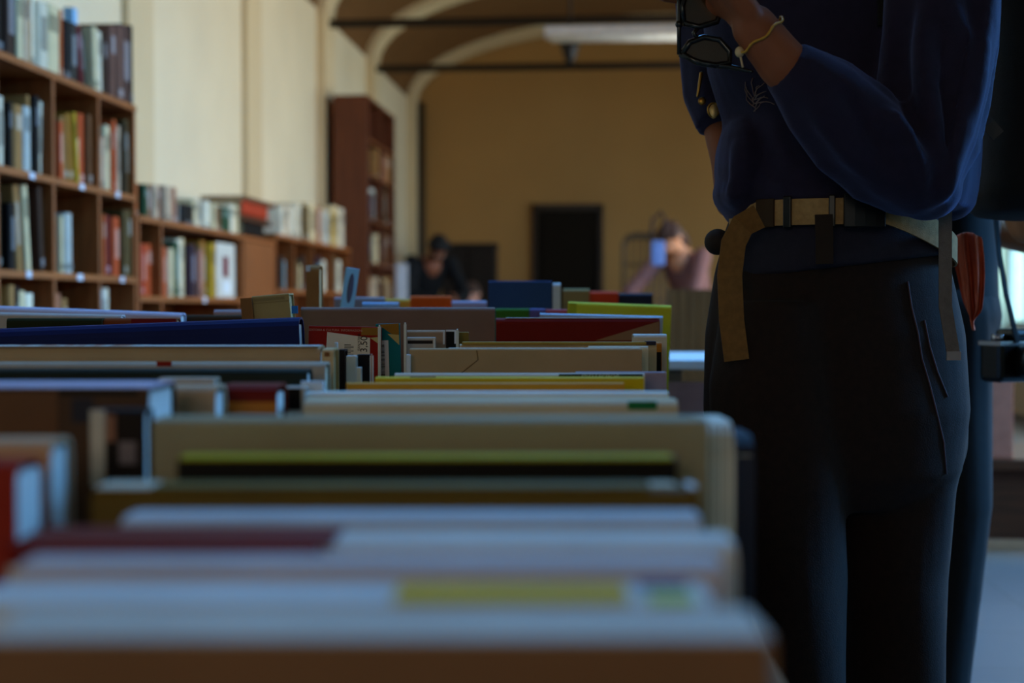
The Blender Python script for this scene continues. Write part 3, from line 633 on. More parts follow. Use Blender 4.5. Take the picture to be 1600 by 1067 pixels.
tsh = [.1,.5,.87,1.24,1.58,1.93,2.2,tz]
for z in tsh: link('shelf', B((tx0+.01+ox, tx1-.004+ox, ty0+tt+oy, ym-.012+oy, z-.022, z),(tx0+.01+ox, tx1-.004+ox, ym+.012+oy, ty1-tt+oy, z-.022, z)), wood('dark shelf wood',(112,58,28),1), r)
nm = {1.58:'upper', 1.24:'middle', .87:'lower', 1.93:'topmost'}
for z, rows in ((1.93,[(587,590,'tan'),(591,594,'cream'),(601,604,'rosy'),(605,609,'tan')]),(1.58,[(580,584,'purple'),(584,590,'bluew'),(590,594,'white'),(600,602,'olive'),(602,606,'dolive'),(606,612,'brown')]),(1.24,[(580,584,'black'),(585,589,'cream'),(589,594,'pinkc'),(600,603,'dbrown'),(604,610,'brown')]),(.87,[(580,584,'tan'),(584,588,'pinkc'),(588,594,'cream'),(600,602,'dbrown'),(603,608,'cream'),(608,613,'tan')])):
    yt = 478 - (z+.25-.9)*F/11.4
    shelf_row('on the %s shelf of the tall dark bookcase' % nm[z], 'books in the tall bookcase', [(a, b, yt+random.uniform(-3,6), c) for a, b, c in rows], z, tx1-.01, {1.93:2.17,1.58:1.9,1.24:1.55,.87:1.2}[z], ty0+tt+.005, ty1-tt-.005, avoid=(ym-.0135, ym+.0135))
# white board panels beyond the tall case
a, b = P(620, 412, 12.3), P(637, 412, 12.3)
o = empty('display_board', ((a.x+b.x)/2, a.y, 0), YAW, 'narrow white display board standing right of the tall bookcase', 'display board')
hw = (b.x-a.x)/2
link('panel', B((-hw,hw,-.015,.015,.1,a.z)), mat('white board',(222,218,214),.5), o); link('stand', B((-hw,hw,-.2,.2,0,.03),(-.02,.02,-.02,.02,.03,.1)), iron, o)

# ------------------------------------------------------------------ back-of-room things
a, b = on(1, 14.4, 690, 380), on(1, 14.4, 772, 380)
o = empty('dark_cabinet', ((a.x+b.x)/2, 14.6, 0), 0, 'low dark cabinet standing against the far wall left of the door', 'cabinet'); hw = (b.x-a.x)/2
dkw = wood('near black wood', (34,22,12), 2, .85)
link('body', B((-hw,hw,-.18,.22,.06,a.z-.03)), dkw, o); link('top', B((-hw-.015,hw+.015,-.215,.235,a.z-.03,a.z)), dkw, o); link('plinth', B((-hw+.02,hw-.02,-.16,.2,0,.06)), dkw, o)
for s in (-1,1):
    dd = link('door', B((s*hw/2-hw/2+.01,s*hw/2+hw/2-.01,-.2,-.18,.09,a.z-.05)), dkw, o); bm = bmesh.new(); ellip(bm,(-s*.03+0,-.21,.75),(.012,.014,.012)); link('knob', bm, mat('brass',(150,110,50),.3,metal=1.), dd, True)
# roll cage
wire = mat('grey steel wire', (70,56,38), .5)
a, b = on(1, 11.8, 974, 366), on(1, 11.8, 1072, 366)
o = empty('roll_cage', ((a.x+b.x)/2, 12.1, 0), 0, 'tall wire roll cage trolley right of the far door', 'trolley'); hw = (b.x-a.x)/2; zt = a.z
for yy in (-.3,.3):
    bm = bmesh.new()
    tube(bm, [(-hw,yy,.15),(-hw,yy,zt-.08),(-hw+.03,yy,zt-.02),(-hw+.1,yy,zt),(hw-.1,yy,zt),(hw-.03,yy,zt-.02),(hw,yy,zt-.08),(hw,yy,.15)], .017, 8)
    f_ = link('side_frame', bm, wire, o, True)
    bm = bmesh.new()
    for k in range(1,9): x = -hw+2*hw*k/9; tube(bm, [(x,yy,.2),(x,yy,zt-.005)], .006, 6)
    for zz in (.25,.6,.95,1.25): tube(bm, [(-hw,yy,zz),(hw,yy,zz)], .005, 6)
    link('wire_mesh', bm, wire, f_, True)
link('base', B((-hw,hw,-.3,.3,.12,.16)), wire, o)
for sx in (-1,1):
    for sy in (-1,1):
        bm = bmesh.new(); bmesh.ops.create_cone(bm, cap_ends=True, segments=16, radius1=.055, radius2=.055, depth=.03, matrix=Matrix.Translation((sx*(hw-.05), sy*.25, .06)) @ Matrix.Rotation(PI/2,4,'Y')); link('wheel', bm, mat('black rubber',(22,20,18),.7), o)
# slatted crate rack behind the table end
a, b = on(1, 6.4, 1042, 452), on(1, 6.4, 1190, 452)
o = empty('slatted_crate', ((a.x+b.x)/2, 6.7, 0), 0, 'tall slatted wooden crate standing between the table end and the far cage', 'crate'); hw = (b.x-a.x)/2; zt = a.z
cw = wood('crate wood', (104,66,30), 2)
n = 9
for k in range(n): x = -hw + (2*hw-.05)*k/(n-1); link('slat', B((x,x+.05,-.3,-.285,.02,zt)), cw, o); 
link('rail', B((-hw,hw,-.285,-.26,.3,.36)), cw, o); link('rail', B((-hw,hw,-.285,-.26,zt-.12,zt-.06)), cw, o)
link('box_body', B((-hw,hw,-.26,.26,0,zt-.1)), wood('crate inner wood',(84,52,24),2), o)
# desk behind the person
a, b = on(1, 3.55, 1036, 566), on(1, 3.55, 1300, 566); zt = on(1, 3.55, 1060, 562).z
o = empty('desk', ((a.x+b.x)/2, 3.85, 0), 0, 'white-topped desk with mauve front behind the person in front', 'desk'); hw = (b.x-a.x)/2
link('desktop', B((-hw,hw,-.3,.3,zt-.025,zt)), mat('white laminate',(214,214,214),.35), o, bevel=.003)
link('front_panel', B((-hw+.01,hw-.01,-.24,-.22,.1,zt-.025-.035)), mat('mauve laminate',(166,134,142),.5), o)
for x in (-hw+.03,hw-.03):
    for y in (-.2,.25): link('leg', B((x-.02,x+.02,y-.02,y+.02,0,zt-.025)), mat('grey metal',(110,106,104),.4,metal=.3), o)
# carton on a wooden bench at the right
a = on(1, 5.3, 1584, 590); zt = a.z; zb = on(1, 5.3, 1584, 716).z
ben = empty('wooden_bench', (a.x-.2, 5.6, 0), 0, 'low dark wooden bench on the floor at the right margin', 'bench')
bw = wood('dark bench wood', (84,42,18), 0)
link('seat', B((-.45,.6,-.34,.3,zb-.04,zb)), bw, ben, bevel=.004); link('front_board', B((-.42,.57,-.31,-.29,.05,zb-.04)), bw, ben)
for x in (-.4,.55): link('end_panel', B((x-.02,x+.02,-.29,.28,0,zb-.04)), bw, ben)
ct = empty('cardboard_box', (a.x-.2, 5.6, zb), .0, 'pinkish brown cardboard box standing on the low wooden bench', 'box')
cbm = mat('pink brown cardboard', (190,112,86), .85)
link('box_body', B((-.22,.2,-.3,.12,0,zt-zb)), cbm, ct, bevel=.003); link('lid_flap', B((-.22,.2,-.3,-.09,zt-zb,zt-zb+.004),(-.22,.2,-.088,.12,zt-zb,zt-zb+.004)), cbm, ct)

# ------------------------------------------------------------------ people
skin = mat('skin', (140,78,48), .55, .08, 30); skin2 = mat('tanned skin', (206,138,96), .5, .08, 30)
navy = mat('navy fleece', (34,28,50), .92, .12, 60, .25, 700, sheen=.28)
cord = mat('black purple corduroy', (34,19,12), .9, .2, 90, .2, 500)
hairm = mat('dark hair', (28,20,14), .6, .2, 120)
def hand(bm, w, dirv, palm_n, s=1., curl=.6):
    """palm plus five bent fingers; w wrist, dirv along the hand, palm_n out of the palm"""
    d = dirv.normalized(); n = (palm_n - d*palm_n.dot(d)).normalized(); sd = d.cross(n).normalized()
    k = w + d*.085*s
    for o_ in (-.028,-.01,.01,.026): capsule(bm, w + d*.012*s + sd*o_*.7*s, k + sd*o_*s, .0155*s, .0125*s)
    for i, (o_, L) in enumerate(((-.03,.062),(-.0105,.075),(.0105,.07),(.029,.055))):
        p = k + sd*o_*s; c = curl*(1+.12*i); dd = d
        for j, f in enumerate((.45,.32,.23)):
            ang = c*(j+1)*.8; dn = d*math.cos(ang) + n*math.sin(ang)
            q_ = p + dn*L*f*s*1.15; capsule(bm, p, q_, (.0092-.0008*j)*s, (.0086-.001*j)*s, 10); p = q_
    p = w + d*.025*s - sd*.03*s
    for j, L in enumerate((.042,.034,.026)):
        dn = (d*(.75+.1*j) - sd*(.75-.35*j) + n*(.25+.3*j)).normalized(); q_ = p + dn*L*s; capsule(bm, p, q_, (.0125-.0015*j)*s, (.0115-.0015*j)*s, 10); p = q_
def head(bm, c, face, s=1.):
    f = face.normalized(); r = f.cross(Vector((0,0,1))).normalized(); u = r.cross(f)
    M = Matrix((r, f, u)).transposed()
    g = lambda x, y, z: c + r*x*s + f*y*s + u*z*s
    ellip(bm, g(0,-.012,.02), (.076*s,.095*s,.098*s), M); ellip(bm, g(0,.03,-.055), (.056*s,.06*s,.066*s), M)
    ellip(bm, g(0,.095,-.018), (.013*s,.024*s,.024*s), M); ellip(bm, g(0,.086,.0), (.01*s,.016*s,.034*s), M)
    ellip(bm, g(0,.083,-.058), (.024*s,.012*s,.009*s), M); ellip(bm, g(0,.083,-.07), (.02*s,.012*s,.008*s), M)
    for x in (-1,1): ellip(bm, g(x*.076,-.01,-.005), (.01*s,.022*s,.034*s), M); ellip(bm, g(x*.031,.078,.022), (.02*s,.014*s,.007*s), M)
    return M, g
def face_bits(par, M, g, s=1.):
    for x in (-1,1):
        bm = bmesh.new(); ellip(bm, g(x*.031,.082,.006), (.0135*s,.009*s,.0085*s), M); e = link('eye', bm, mat('eye white',(220,210,200),.3), par, True)
        bm = bmesh.new(); ellip(bm, g(x*.031,.0895,.006), (.0055*s,.0025*s,.0055*s), M); link('iris', bm, mat('dark iris',(40,26,18),.2), e, True)
def hair_on(par, M, g, s=1., m=None, long=0.):
    bm = bmesh.new(); ellip(bm, g(0,-.026,.042), (.088*s,.098*s,.092*s), M); ellip(bm, g(0,-.05,-.01), (.083*s,.07*s,.085*s), M)
    for k in range(9): an = PI*(k/8); ellip(bm, g(.074*math.cos(an),.045*math.sin(an)-.0,.075+.015*math.sin(an)), (.03*s,.035*s,.022*s), M)
    if long: ellip(bm, g(0,-.07,-.06-long), (.08*s,.05*s,.1*s+long), M)
    return fuse('hair', bm, m or hairm, .012, par, 2)

# ---- person in front: every joint placed in space
p1 = empty('person', P(1310, 478, 2.1).xy.to_3d(), 0, 'person in navy sweatshirt and dark trousers with a beige hip belt, beside the table', 'person')
o1 = Vector(p1.location)
def Q(px, py, d): return P(px, py, d) - o1
fyv = Vector((FW.x, FW.y, 0)).normalized(); rxv = Vector((RT.x, RT.y, 0)).normalized()
D0 = 2.1
def ringp(xl, xr, py, d, ry, n=40, fold=0., fk=6, ph=0., tilt=0.):
    a, b = Q(xl, py, d), Q(xr, py, d); c = (a+b)/2; rx = (b-a).length/2
    out = []
    for k in range(n):
        an = 2*PI*k/n; f = 1 + fold*math.sin(fk*an+ph)
        out.append(c + rxv*rx*math.cos(an)*f + fyv*ry*math.sin(an)*f + Vector((0,0,tilt*math.cos(an))))
    return out
# trousers: pelvis and two tapered legs
bm = bmesh.new()
loft(bm, [ringp(1138,1470,352,D0,.115), ringp(1118,1482,420,D0,.125), ringp(1102,1504,520,D0,.14), ringp(1099,1512,640,D0,.14), ringp(1110,1500,735,D0,.12), ringp(1170,1440,790,D0,.08)])
fl = lambda px, py, d: Q(px, py, d)
def leg(xc, d, xs):
    rings = []
    for (py, hw, dx) in xs:
        c = Q(xc+dx, py, d); r_ = hw*d/F
        rings.append([c + rxv*r_*math.cos(a)*(1+.03*math.sin(5*a+py)) + fyv*r_*1.05*math.sin(a)*(1+.03*math.sin(4*a+py*.7)) for a in [2*PI*k/28 for k in range(28)]])
    loft(bm, rings)
leg(1215, 2.03, [(470,84,0),(600,100,-8),(760,104,0),(900,102,4),(1067,98,8),(1250,84,4),(1440,72,-4)])
leg(1395, 2.13, [(470,90,2),(600,108,4),(700,108,2),(760,98,-1),(900,84,-1),(1067,82,-2),(1200,76,-2),(1375,66,-4)])
tr_ = fuse('trousers', bm, cord, .007, p1, 5)
# stitched seams on the trousers
def surf(px, py, d, off=0): return Q(px, py, d)
seam = mat('seam thread', (92,72,80), .8)
# sweatshirt: torso, near sleeve, far sleeve fused to one garment
bm = bmesh.new()
loft(bm, [ringp(1215,1430,-330,D0,.075), ringp(1130,1500,-270,D0,.105), ringp(1105,1520,-150,D0,.125), ringp(1098,1528,0,D0,.13,fold=.012,fk=7), ringp(1105,1532,110,D0,.13,fold=.015,fk=7,ph=1), ringp(1132,1532,190,D0,.13,fold=.02,fk=8,ph=1.5),
          ringp(1122,1528,250,D0,.135,fold=.022,fk=9,ph=2), ringp(1113,1522,300,D0,.14,fold=.022,fk=9,ph=2.3), ringp(1120,1514,326,D0,.138,fold=.02,fk=9,ph=2.5), ringp(1150,1480,334,D0,.12)])
def sleeve(pts, n=36, folds=()):
    """pts: (px, py, d, radius_right_px, radius_depth_m, fold amplitude, phase)"""
    cs = [Q(p[0], p[1], p[2]) for p in pts]; rings = []; u = None
    for i, c in enumerate(cs):
        t = (cs[min(i+1,len(cs)-1)] - cs[max(i-1,0)]).normalized()
        side = t.cross(fyv).normalized(); dep = side.cross(t).normalized()
        if dep.dot(fyv) < 0: dep = -dep
        r1 = pts[i][3]*pts[i][2]/F; r2 = pts[i][4]; am, ph = pts[i][5], pts[i][6]
        ring = []
        for k in range(n):
            an = 2*PI*k/n; f = 1 + am*math.sin(6*an+ph) + am*.5*math.sin(11*an+ph*2)
            ring.append(c + side*r1*math.cos(an)*f + dep*r2*math.sin(an)*f)
        rings.append(ring)
    loft(bm, rings)
NS = [(1440,-290,2.02,80,.085,0,0),(1470,-180,1.98,92,.085,.03,0),(1474,-60,1.94,90,.082,.08,.2),(1468,60,1.92,90,.08,.1,.3),(1456,150,1.90,86,.078,.11,.6),(1446,225,1.89,78,.074,.1,1.),(1438,275,1.89,62,.07,.06,1.4),(1430,306,1.89,36,.048,.04,1.6)]
sleeve(NS)
sleeve([(1462,320,1.9,34,.03,.0,0),(1440,288,1.89,62,.066,.04,0),(1390,248,1.87,76,.07,.05,.5),(1330,200,1.85,78,.066,.05,1.2),(1280,150,1.83,68,.056,.04,2.),(1243,115,1.82,50,.044,.02,2.6),(1226,102,1.815,43,.036,0,0)])
ellip(bm, Q(1448,296,1.9), (.046,.06,.042))
# blousing over the belt at both sides
ellip(bm, Q(1158,268,2.1), (.04,.105,.085)); ellip(bm, Q(1153,304,2.1), (.038,.1,.032)); ellip(bm, Q(1485,310,2.12), (.035,.08,.034))
# far sleeve, pushed up
sleeve([(1190,-290,2.2,70,.075,0,0),(1140,-150,2.22,66,.07,.02,0),(1112,-20,2.24,60,.06,.03,0),(1106,90,2.24,44,.055,.04,1),(1106,150,2.22,38,.05,.04,1.4),(1114,195,2.2,26,.04,.02,1.8)])
sw = fuse('sweatshirt', bm, navy, .006, p1, 2)
def folds(ob, lines):
    """press long cloth folds into a garment: each line is (pixel polyline seen from the camera, height, half-width)"""
    me = ob.data; o_ = CAM - o1; segs = []
    for pl, amp, wd in lines:
        pts = []
        for px, py in pl:
            h_, l_, n_, _ = ob.ray_cast(o_, ray(px, py).normalized())
            if h_: pts.append(l_)
        for i in range(len(pts)-1):
            if (pts[i+1]-pts[i]).length < .12: segs.append((pts[i], pts[i+1], amp, wd, i == 0, i == len(pts)-2))
    add = {}
    for v in me.vertices:
        best = {}
        for a_, b_, amp, wd, f0, f1 in segs:
            if (v.co-a_).length > .16: continue
            d_ = b_-a_; t = max(0, min(1, (v.co-a_).dot(d_)/d_.length_squared)); dist = (v.co-(a_+d_*t)).length
            if dist < wd*2.6:
                tap = (t if f0 else 1)*((1-t) if f1 else 1)
                g_ = amp*tap*math.exp(-(dist/wd)**2)
                key = (amp, wd); best[key] = g_ if abs(g_) > abs(best.get(key, 0)) else best.get(key, 0)
        if best: add[v.index] = sum(best.values())
    nrm = {i: me.vertices[i].normal.copy() for i in add}
    for i, g_ in add.items(): me.vertices[i].co += nrm[i]*g_
    me.update()
folds(sw, [([(1500,4),(1507,60),(1507,120),(1500,180),(1490,240),(1478,290),(1462,325)], .013, .013),
           ([(1438,4),(1441,60),(1446,120),(1455,180),(1466,240),(1474,285)], .011, .0125),
           ([(1372,170),(1395,186),(1415,210),(1430,240),(1440,275),(1450,318)], .0135, .011),
           ([(1472,4),(1474,70),(1476,130),(1480,190)], -.010, .012),
           ([(1536,4),(1535,80),(1526,150),(1512,220)], .008, .010),
           ([(1410,30),(1408,90),(1416,150),(1430,200),(1448,250)], -.007, .012),
           ([(1262,150),(1290,200),(1325,245),(1370,290)], .007, .011),
           ([(1300,120),(1335,165),(1370,215),(1400,270)], -.006, .011),
           ([(1180,270),(1230,300),(1300,306),(1350,300)], .008, .012),
           ([(1150,215),(1152,260),(1146,300),(1140,326)], .010, .011),
           ([(1200,180),(1215,230),(1250,275)], .007, .012)])
# hem of the shirt below the belt
bm = bmesh.new(); loft(bm, [ringp(1140,1474,342,D0,.122,tilt=-.0), ringp(1128,1484,375,D0,.13,fold=.008), ringp(1122,1487,405,D0-.003,.135,fold=.01,ph=1,tilt=.012), ringp(1124,1484,418,D0-.003,.134,fold=.01,ph=1,tilt=.02)])
fuse('shirt_hem', bm, mat('dark navy jersey',(36,33,46),.9,.1,60,.2,600), p1, .006 and p1 or p1, 2) if False else fuse('shirt_hem', bm, mat('dark navy jersey',(36,33,46),.9,.1,60,.2,600), .006, p1, 3)
# printed feathery motif on the chest
bm = bmesh.new(); random.seed(3)
chest_d = D0-.135
for k in range(16):
    a0 = Q(1182+random.uniform(-6,8), 168+random.uniform(-8,6), chest_d-.003); an = random.uniform(-2.6,-.2); Ln = random.uniform(.02,.06)
    pts = [a0 + rxv*math.cos(an+b_*.25)*Ln*b_/3 - Vector((0,0,1))*math.sin(an+b_*.25)*Ln*b_/3*1.0 for b_ in range(4)]
    tube(bm, pts, [.0012,.001,.0008,.0004], 5)
# body (skin): head, neck, arms and hands, legs as one surface
bm = bmesh.new()
hd = Q(1265,-560,2.06); M, gg = head(bm, hd, (-rxv*.8 - fyv*.6 - Vector((0,0,.25))))
capsule(bm, Q(1295,-330,2.1), Q(1275,-470,2.08), .06, .055)
chain(bm, [Q(1310,-250,2.1), Q(1310,0,2.1), Q(1310,330,2.1), Q(1310,520,2.1)], [.1,.09,.085,.09])
chain(bm, [Q(1430,-250,2.04), Q(1448,275,1.9), Q(1222,100,1.815)], [.05,.042,.03])
wr = Q(1222,98,1.815); kn = Q(1142,-4,1.80)
chain(bm, [Q(1275,145,1.83), wr, wr+(kn-wr)*.55], [.036,.033,.029])
dh = (kn-wr).normalized(); hand(bm, wr+(kn-wr)*.62, dh, -rxv - fyv*.2, 1.02, .75)
chain(bm, [Q(1180,-250,2.2), Q(1120,150,2.24), Q(1136,250,2.2), Q(1140,318,2.2)], [.05,.034,.026,.022])
hand(bm, Q(1150,326,2.2), Vector((.35,.2,-1)), rxv, .95, .8)
for xc, d, yf_ in ((1215,2.03,1440),(1395,2.13,1375)):
    chain(bm, [Q(xc,600,d), Q(xc,960,d), Q(xc-4,yf_,d)], [.06,.048,.036]); 
    ft = Q(xc-4,yf_,d); ft.z = .045 - o1.z; chain(bm, [ft, ft - rxv*.08 - fyv*.1], [.04,.03])
body = fuse('body', bm, skin, .0055, p1, 2)
face_bits(p1, M, gg); hair_on(p1, M, gg, long=.02)
for xc, d, yf_ in ((1215,2.03,1440),(1395,2.13,1375)):
    bm = bmesh.new(); ft = Q(xc-4,yf_,d); ft.z = .05 - o1.z; dv_ = (-rxv*.65 - fyv*.75).normalized()
    Mz = Matrix.Rotation(math.atan2(dv_.y, dv_.x), 3, 'Z'); c = ft + dv_*.07
    ellip(bm, c + Vector((0,0,-.003)), (.15,.053,.046), Mz); ellip(bm, ft + Vector((0,0,.03)), (.06,.05,.06), Mz)
    fuse('shoe', bm, mat('dark shoe leather',(34,28,26),.5), .008, p1, 2)

# bracelet on the wrist (worn: its own thing)
c = wr + (kn-wr)*.42 + o1; ax = (kn-wr).normalized(); u_, v_ = frame_of(ax)
br = empty('bracelet', c, 0, 'thin twisted gold cord bracelet on the raised wrist', 'bracelet')
bm = bmesh.new(); pts = []
for k in range(49):
    a = 2*PI*k/48; r_ = .0335; pts.append((u_*math.cos(a)*r_ + v_*math.sin(a)*r_*1.02) + ax*.002*math.sin(6*a))
tube(bm, pts, [.0014+.0004*(k%2) for k in range(49)], 8); link('cord', bm, mat('gold cord',(190,140,50),.5), br, True)
bm = bmesh.new(); kp = Vector(min(pts, key=lambda p: p.dot(RT)+p.z)); ellip(bm, kp, (.006,.006,.007)); tube(bm, [kp, kp+Vector((.004,-.002,-.02))], .0014, 6); link('knot', bm, mat('pale cord',(206,180,140),.6), br, True)

# eyeglasses dangling from the hand
gl = empty('eyeglasses', P(1110, 60, 1.84), 0, 'black-framed eyeglasses dangling from the hand', 'eyeglasses')
og = Vector(gl.location); G = lambda px, py, d=1.84: P(px, py, d) - og
blk = mat('black acetate', (16,13,10), .25, spec=.5)
def rim(pts, r=.0022):
    bm = bmesh.new(); n = len(pts)
    tube(bm, pts+[pts[0]], r, 8); return bm
lower = [G(1066,84),G(1078,66),G(1100,58),G(1124,62),G(1140,80),G(1140,98),G(1118,102),G(1088,97)]
upper = [G(1068,36),G(1066,10),G(1076,-26),G(1104,-34),G(1126,-20),G(1130,10),G(1120,34),G(1092,42)]
link('rim', rim(lower, .004), blk, gl, True); link('rim', rim(upper, .004), blk, gl, True)
lens = mat('smoky brown lens', (66,44,20), .08, spec=.6)
for pp_ in (lower, upper):
    bm = bmesh.new(); c = sum(pp_, Vector())/len(pp_)
    for off in (.0, .0015): bm.faces.new([bm.verts.new(p + FW*off) for p in pp_])
    link('lens', bm, lens, gl)
bm = bmesh.new(); tube(bm, [G(1062,-60),G(1061,0),G(1061,38),G(1061,85)], .0028, 8); tube(bm, [G(1061,85),G(1100,100),G(1140,104),G(1175,112,1.80)], [.003,.004,.004,.002], 8); link('temple_arm', bm, blk, gl, True)
bm = bmesh.new(); ellip(bm, G(1061,38), (.005,.005,.005)); link('hinge', bm, blk, gl, True)
bm = bmesh.new(); tube(bm, [G(1092,42),G(1084,52),G(1090,60)], .003, 8); link('bridge', bm, blk, gl, True)
# keys / zip pulls at the far sleeve
ky = empty('key_ring', P(1112,150,2.12), 0, 'small brass keys and ring hanging at the far sleeve', 'keys'); ok = Vector(ky.location); K = lambda px, py, d=2.12: P(px,py,d)-ok
brs = mat('brass', (150,110,50), .3, metal=1.)
bm = bmesh.new(); tube(bm, [K(1115+9*math.cos(a), 172+11*math.sin(a)) for a in [2*PI*k/16 for k in range(17)]], .0016, 6); link('ring', bm, brs, ky, True)
bm = bmesh.new(); capsule(bm, K(1096,115), K(1090,150), .003, .002); ellip(bm, K(1097,158), (.006,.002,.006)); link('key', bm, brs, ky, True)
bm = bmesh.new(); ellip(bm, K(1115,174), (.007,.003,.011)); link('fob', bm, mat('pale brass',(206,170,110),.4,metal=.6), ky, True)

# ---- backpack of the person in front, with hip belt
bp = empty('backpack', (P(1600, 150, 2.3).x, P(1600, 150, 2.3).y, P(1600, 342, 2.3).z), 0, 'black backpack with a beige hip belt worn by the person in front', 'backpack')
ob_ = Vector(bp.location); H = lambda px, py, d: P(px, py, d) - ob_
blkf = mat('black nylon', (20,18,17), .8, .15, 80, .2, 500)
def ringb(xl, xr, py, d, ry, n=28, sq=.6):
    a, b = H(xl,py,d), H(xr,py,d); c = (a+b)/2; rx = (b-a).length/2; out = []
    for k in range(n):
        an = 2*PI*k/n; cx, sx = math.cos(an), math.sin(an)
        out.append(c + rxv*rx*math.copysign(abs(cx)**sq, cx) + fyv*ry*math.copysign(abs(sx)**sq, sx))
    return out
bm = bmesh.new(); loft(bm, [ringb(1560,1700,-330,2.32,.06), ringb(1530,1760,-290,2.3,.11), ringb(1520,1790,-150,2.3,.14), ringb(1528,1800,50,2.3,.15), ringb(1522,1800,230,2.3,.15), ringb(1520,1790,310,2.3,.14), ringb(1535,1760,336,2.3,.11), ringb(1575,1720,342,2.3,.07)])
fuse('main_body', bm, blkf, .01, bp, 4)
def strap(name, pts, w, m, par, th=.002, wdir=None):
    """flat webbing along pts; wdir = width direction"""
    bm = bmesh.new(); rings = []
    for i, p in enumerate(pts):
        t = (pts[min(i+1,len(pts)-1)]-pts[max(i-1,0)]).normalized(); wd = (wdir[i] if isinstance(wdir, list) else wdir); wd = (wd - t*wd.dot(t)).normalized(); nn = t.cross(wd).normalized()
        rings.append([p+wd*w/2+nn*th/2, p-wd*w/2+nn*th/2, p-wd*w/2-nn*th/2, p+wd*w/2-nn*th/2])
    loft(bm, rings); return link(name, bm, m, par)
beige = mat('beige webbing', (168,130,82), .85, .15, 120, .3, 900); beiged = mat('tan webbing', (126,86,40), .85, .15, 120, .3, 900)
grys = mat('grey brown webbing', (110,98,92), .85, .12, 120, .3, 900)
blp = mat('black buckle plastic', (14,12,10), .35)
# belt: an arc round the front half of the waist
def belt_pt(an):
    # an: angle, pi = left, -pi/2 = towards the camera, 0 = right
    c = H(1312, 352, D0); rx, ry = 176*D0/F, .150
    px = 1312+176*math.cos(an); sag = 0 if px < 1345 else ((px-1345)/125)**1.15*50
    z = H(1312, 340 + sag, D0).z
    p = c + rxv*rx*math.cos(an) + fyv*ry*math.sin(an); p.z = z; return p
angs = [PI*1.04 + (2.0*PI-1.04*PI-.02)*k/40 for k in range(41)]
strap('hip_belt', [belt_pt(a) for a in angs], .036, beige, bp, .003, Vector((0,0,1)))
def bang(px): return 2*PI - math.acos(max(-1,min(1,(px-1312)/176)))
def belt_block(name, xa, xb, h, th, m, off):
    bm = bmesh.new(); rings = []
    for k in range(5):
        a = bang(xa+(xb-xa)*k/4); p = belt_pt(a); n_ = (rxv*math.cos(a)*.8 + fyv*math.sin(a)).normalized()
        i_, o_ = p + n_*(off-.001), p + n_*(off+th); z_ = Vector((0,0,h/2)); rings.append([i_+z_, o_+z_, o_-z_, i_-z_])
    loft(bm, rings); return link(name, bm, m, bp, bevel=.0015)
belt_block('strap_slider', 1202, 1212, .044, .006, blp, .001); belt_block('strap_slider', 1261, 1270, .044, .006, blp, .001); 
belt_block('buckle', 1281, 1338, .046, .012, blp, .001)
belt_block('belt_pad', 1168, 1190, .04, .004, mat('dark webbing',(60,40,22),.85), .001)
dn = Vector((0,0,-1))
strap('hanging_strap', [H(1186,338,1.95),H(1160,352,1.945),H(1146,380,1.945),H(1140,430,1.945),H(1143,500,1.945),H(1151,563,1.945)], .034, beiged, bp, .0025, [rxv*.3+Vector((0,0,-.8)), rxv*.9+Vector((0,0,-.4)), rxv, rxv, rxv, rxv])
strap('hanging_strap', [H(1287,335,1.925),H(1288,370,1.925),H(1288,412,1.928)], .024, mat('brown black webbing',(44,30,20),.85), bp, .002, rxv)
gs = strap('hanging_strap', [H(1477,325,1.955),H(1477,400,1.955),H(1477,478,1.955),H(1484,520,1.955),H(1491,560,1.955)], .018, grys, bp, .002, rxv)
link('strap_end', B((-.0095,.0095,-.0025,.0025,-.006,.006)), mat('pale strap end',(150,140,140),.8), gs, loc=H(1490,556,1.953))
strap('shoulder_strap', [H(1532,180,2.14),H(1545,195,2.13),H(1560,212,2.13)], .02, mat('grey webbing',(80,74,70),.85), bp, .003, rxv*.7+Vector((0,0,.7)))
bm = bmesh.new(); ellip(bm, H(1121,378,2.06), (.019,.03,.019)); link('pouch', bm, mat('dark brown pouch',(40,26,20),.85), bp, True)
strap('shoulder_strap', [H(1475,-310,2.02),H(1455,-260,1.96),H(1420,-150,1.955),H(1400,-40,1.957),H(1400,40,1.96)], .05, blkf, bp, .008, rxv)

# rust cloth hanging behind the hip
rc = empty('cloth', P(1510, 440, 2.32), 0, 'rust-coloured cloth hanging from the hip behind the grey strap', 'cloth'); oc = Vector(rc.location)
bm = bmesh.new(); rows = []
for k in range(13):
    v = k/12; xl = 1486 + 38*max(0, v-.25)/.75 + 4*math.sin(v*6); xr = 1536 + 4*math.sin(v*4) - (14 if v > .9 else 0); py = 372 + 140*v
    rows.append([P(xl+(xr-xl)*j/14, py + 10*math.sin(j/14*PI)*(1-v)*-1 + (6 if k == 12 and j < 5 else 0), 2.3 + .012*math.sin(j*1.1+v*2)+.008*math.sin(j*2.3)) - oc for j in range(15)])
VV = [[bm.verts.new(p) for p in r_] for r_ in rows]
for a, b in zip(VV, VV[1:]):
    for j in range(14): bm.faces.new((a[j],a[j+1],b[j+1],b[j]))
cl = link('fabric', bm, mat('rust fabric',(196,92,62),.9,.15,50,.2,500), rc, True); sm = cl.modifiers.new('s','SOLIDIFY'); sm.thickness = .003
sb = cl.modifiers.new('sub','SUBSURF'); sb.levels = 1; sb.render_levels = 1

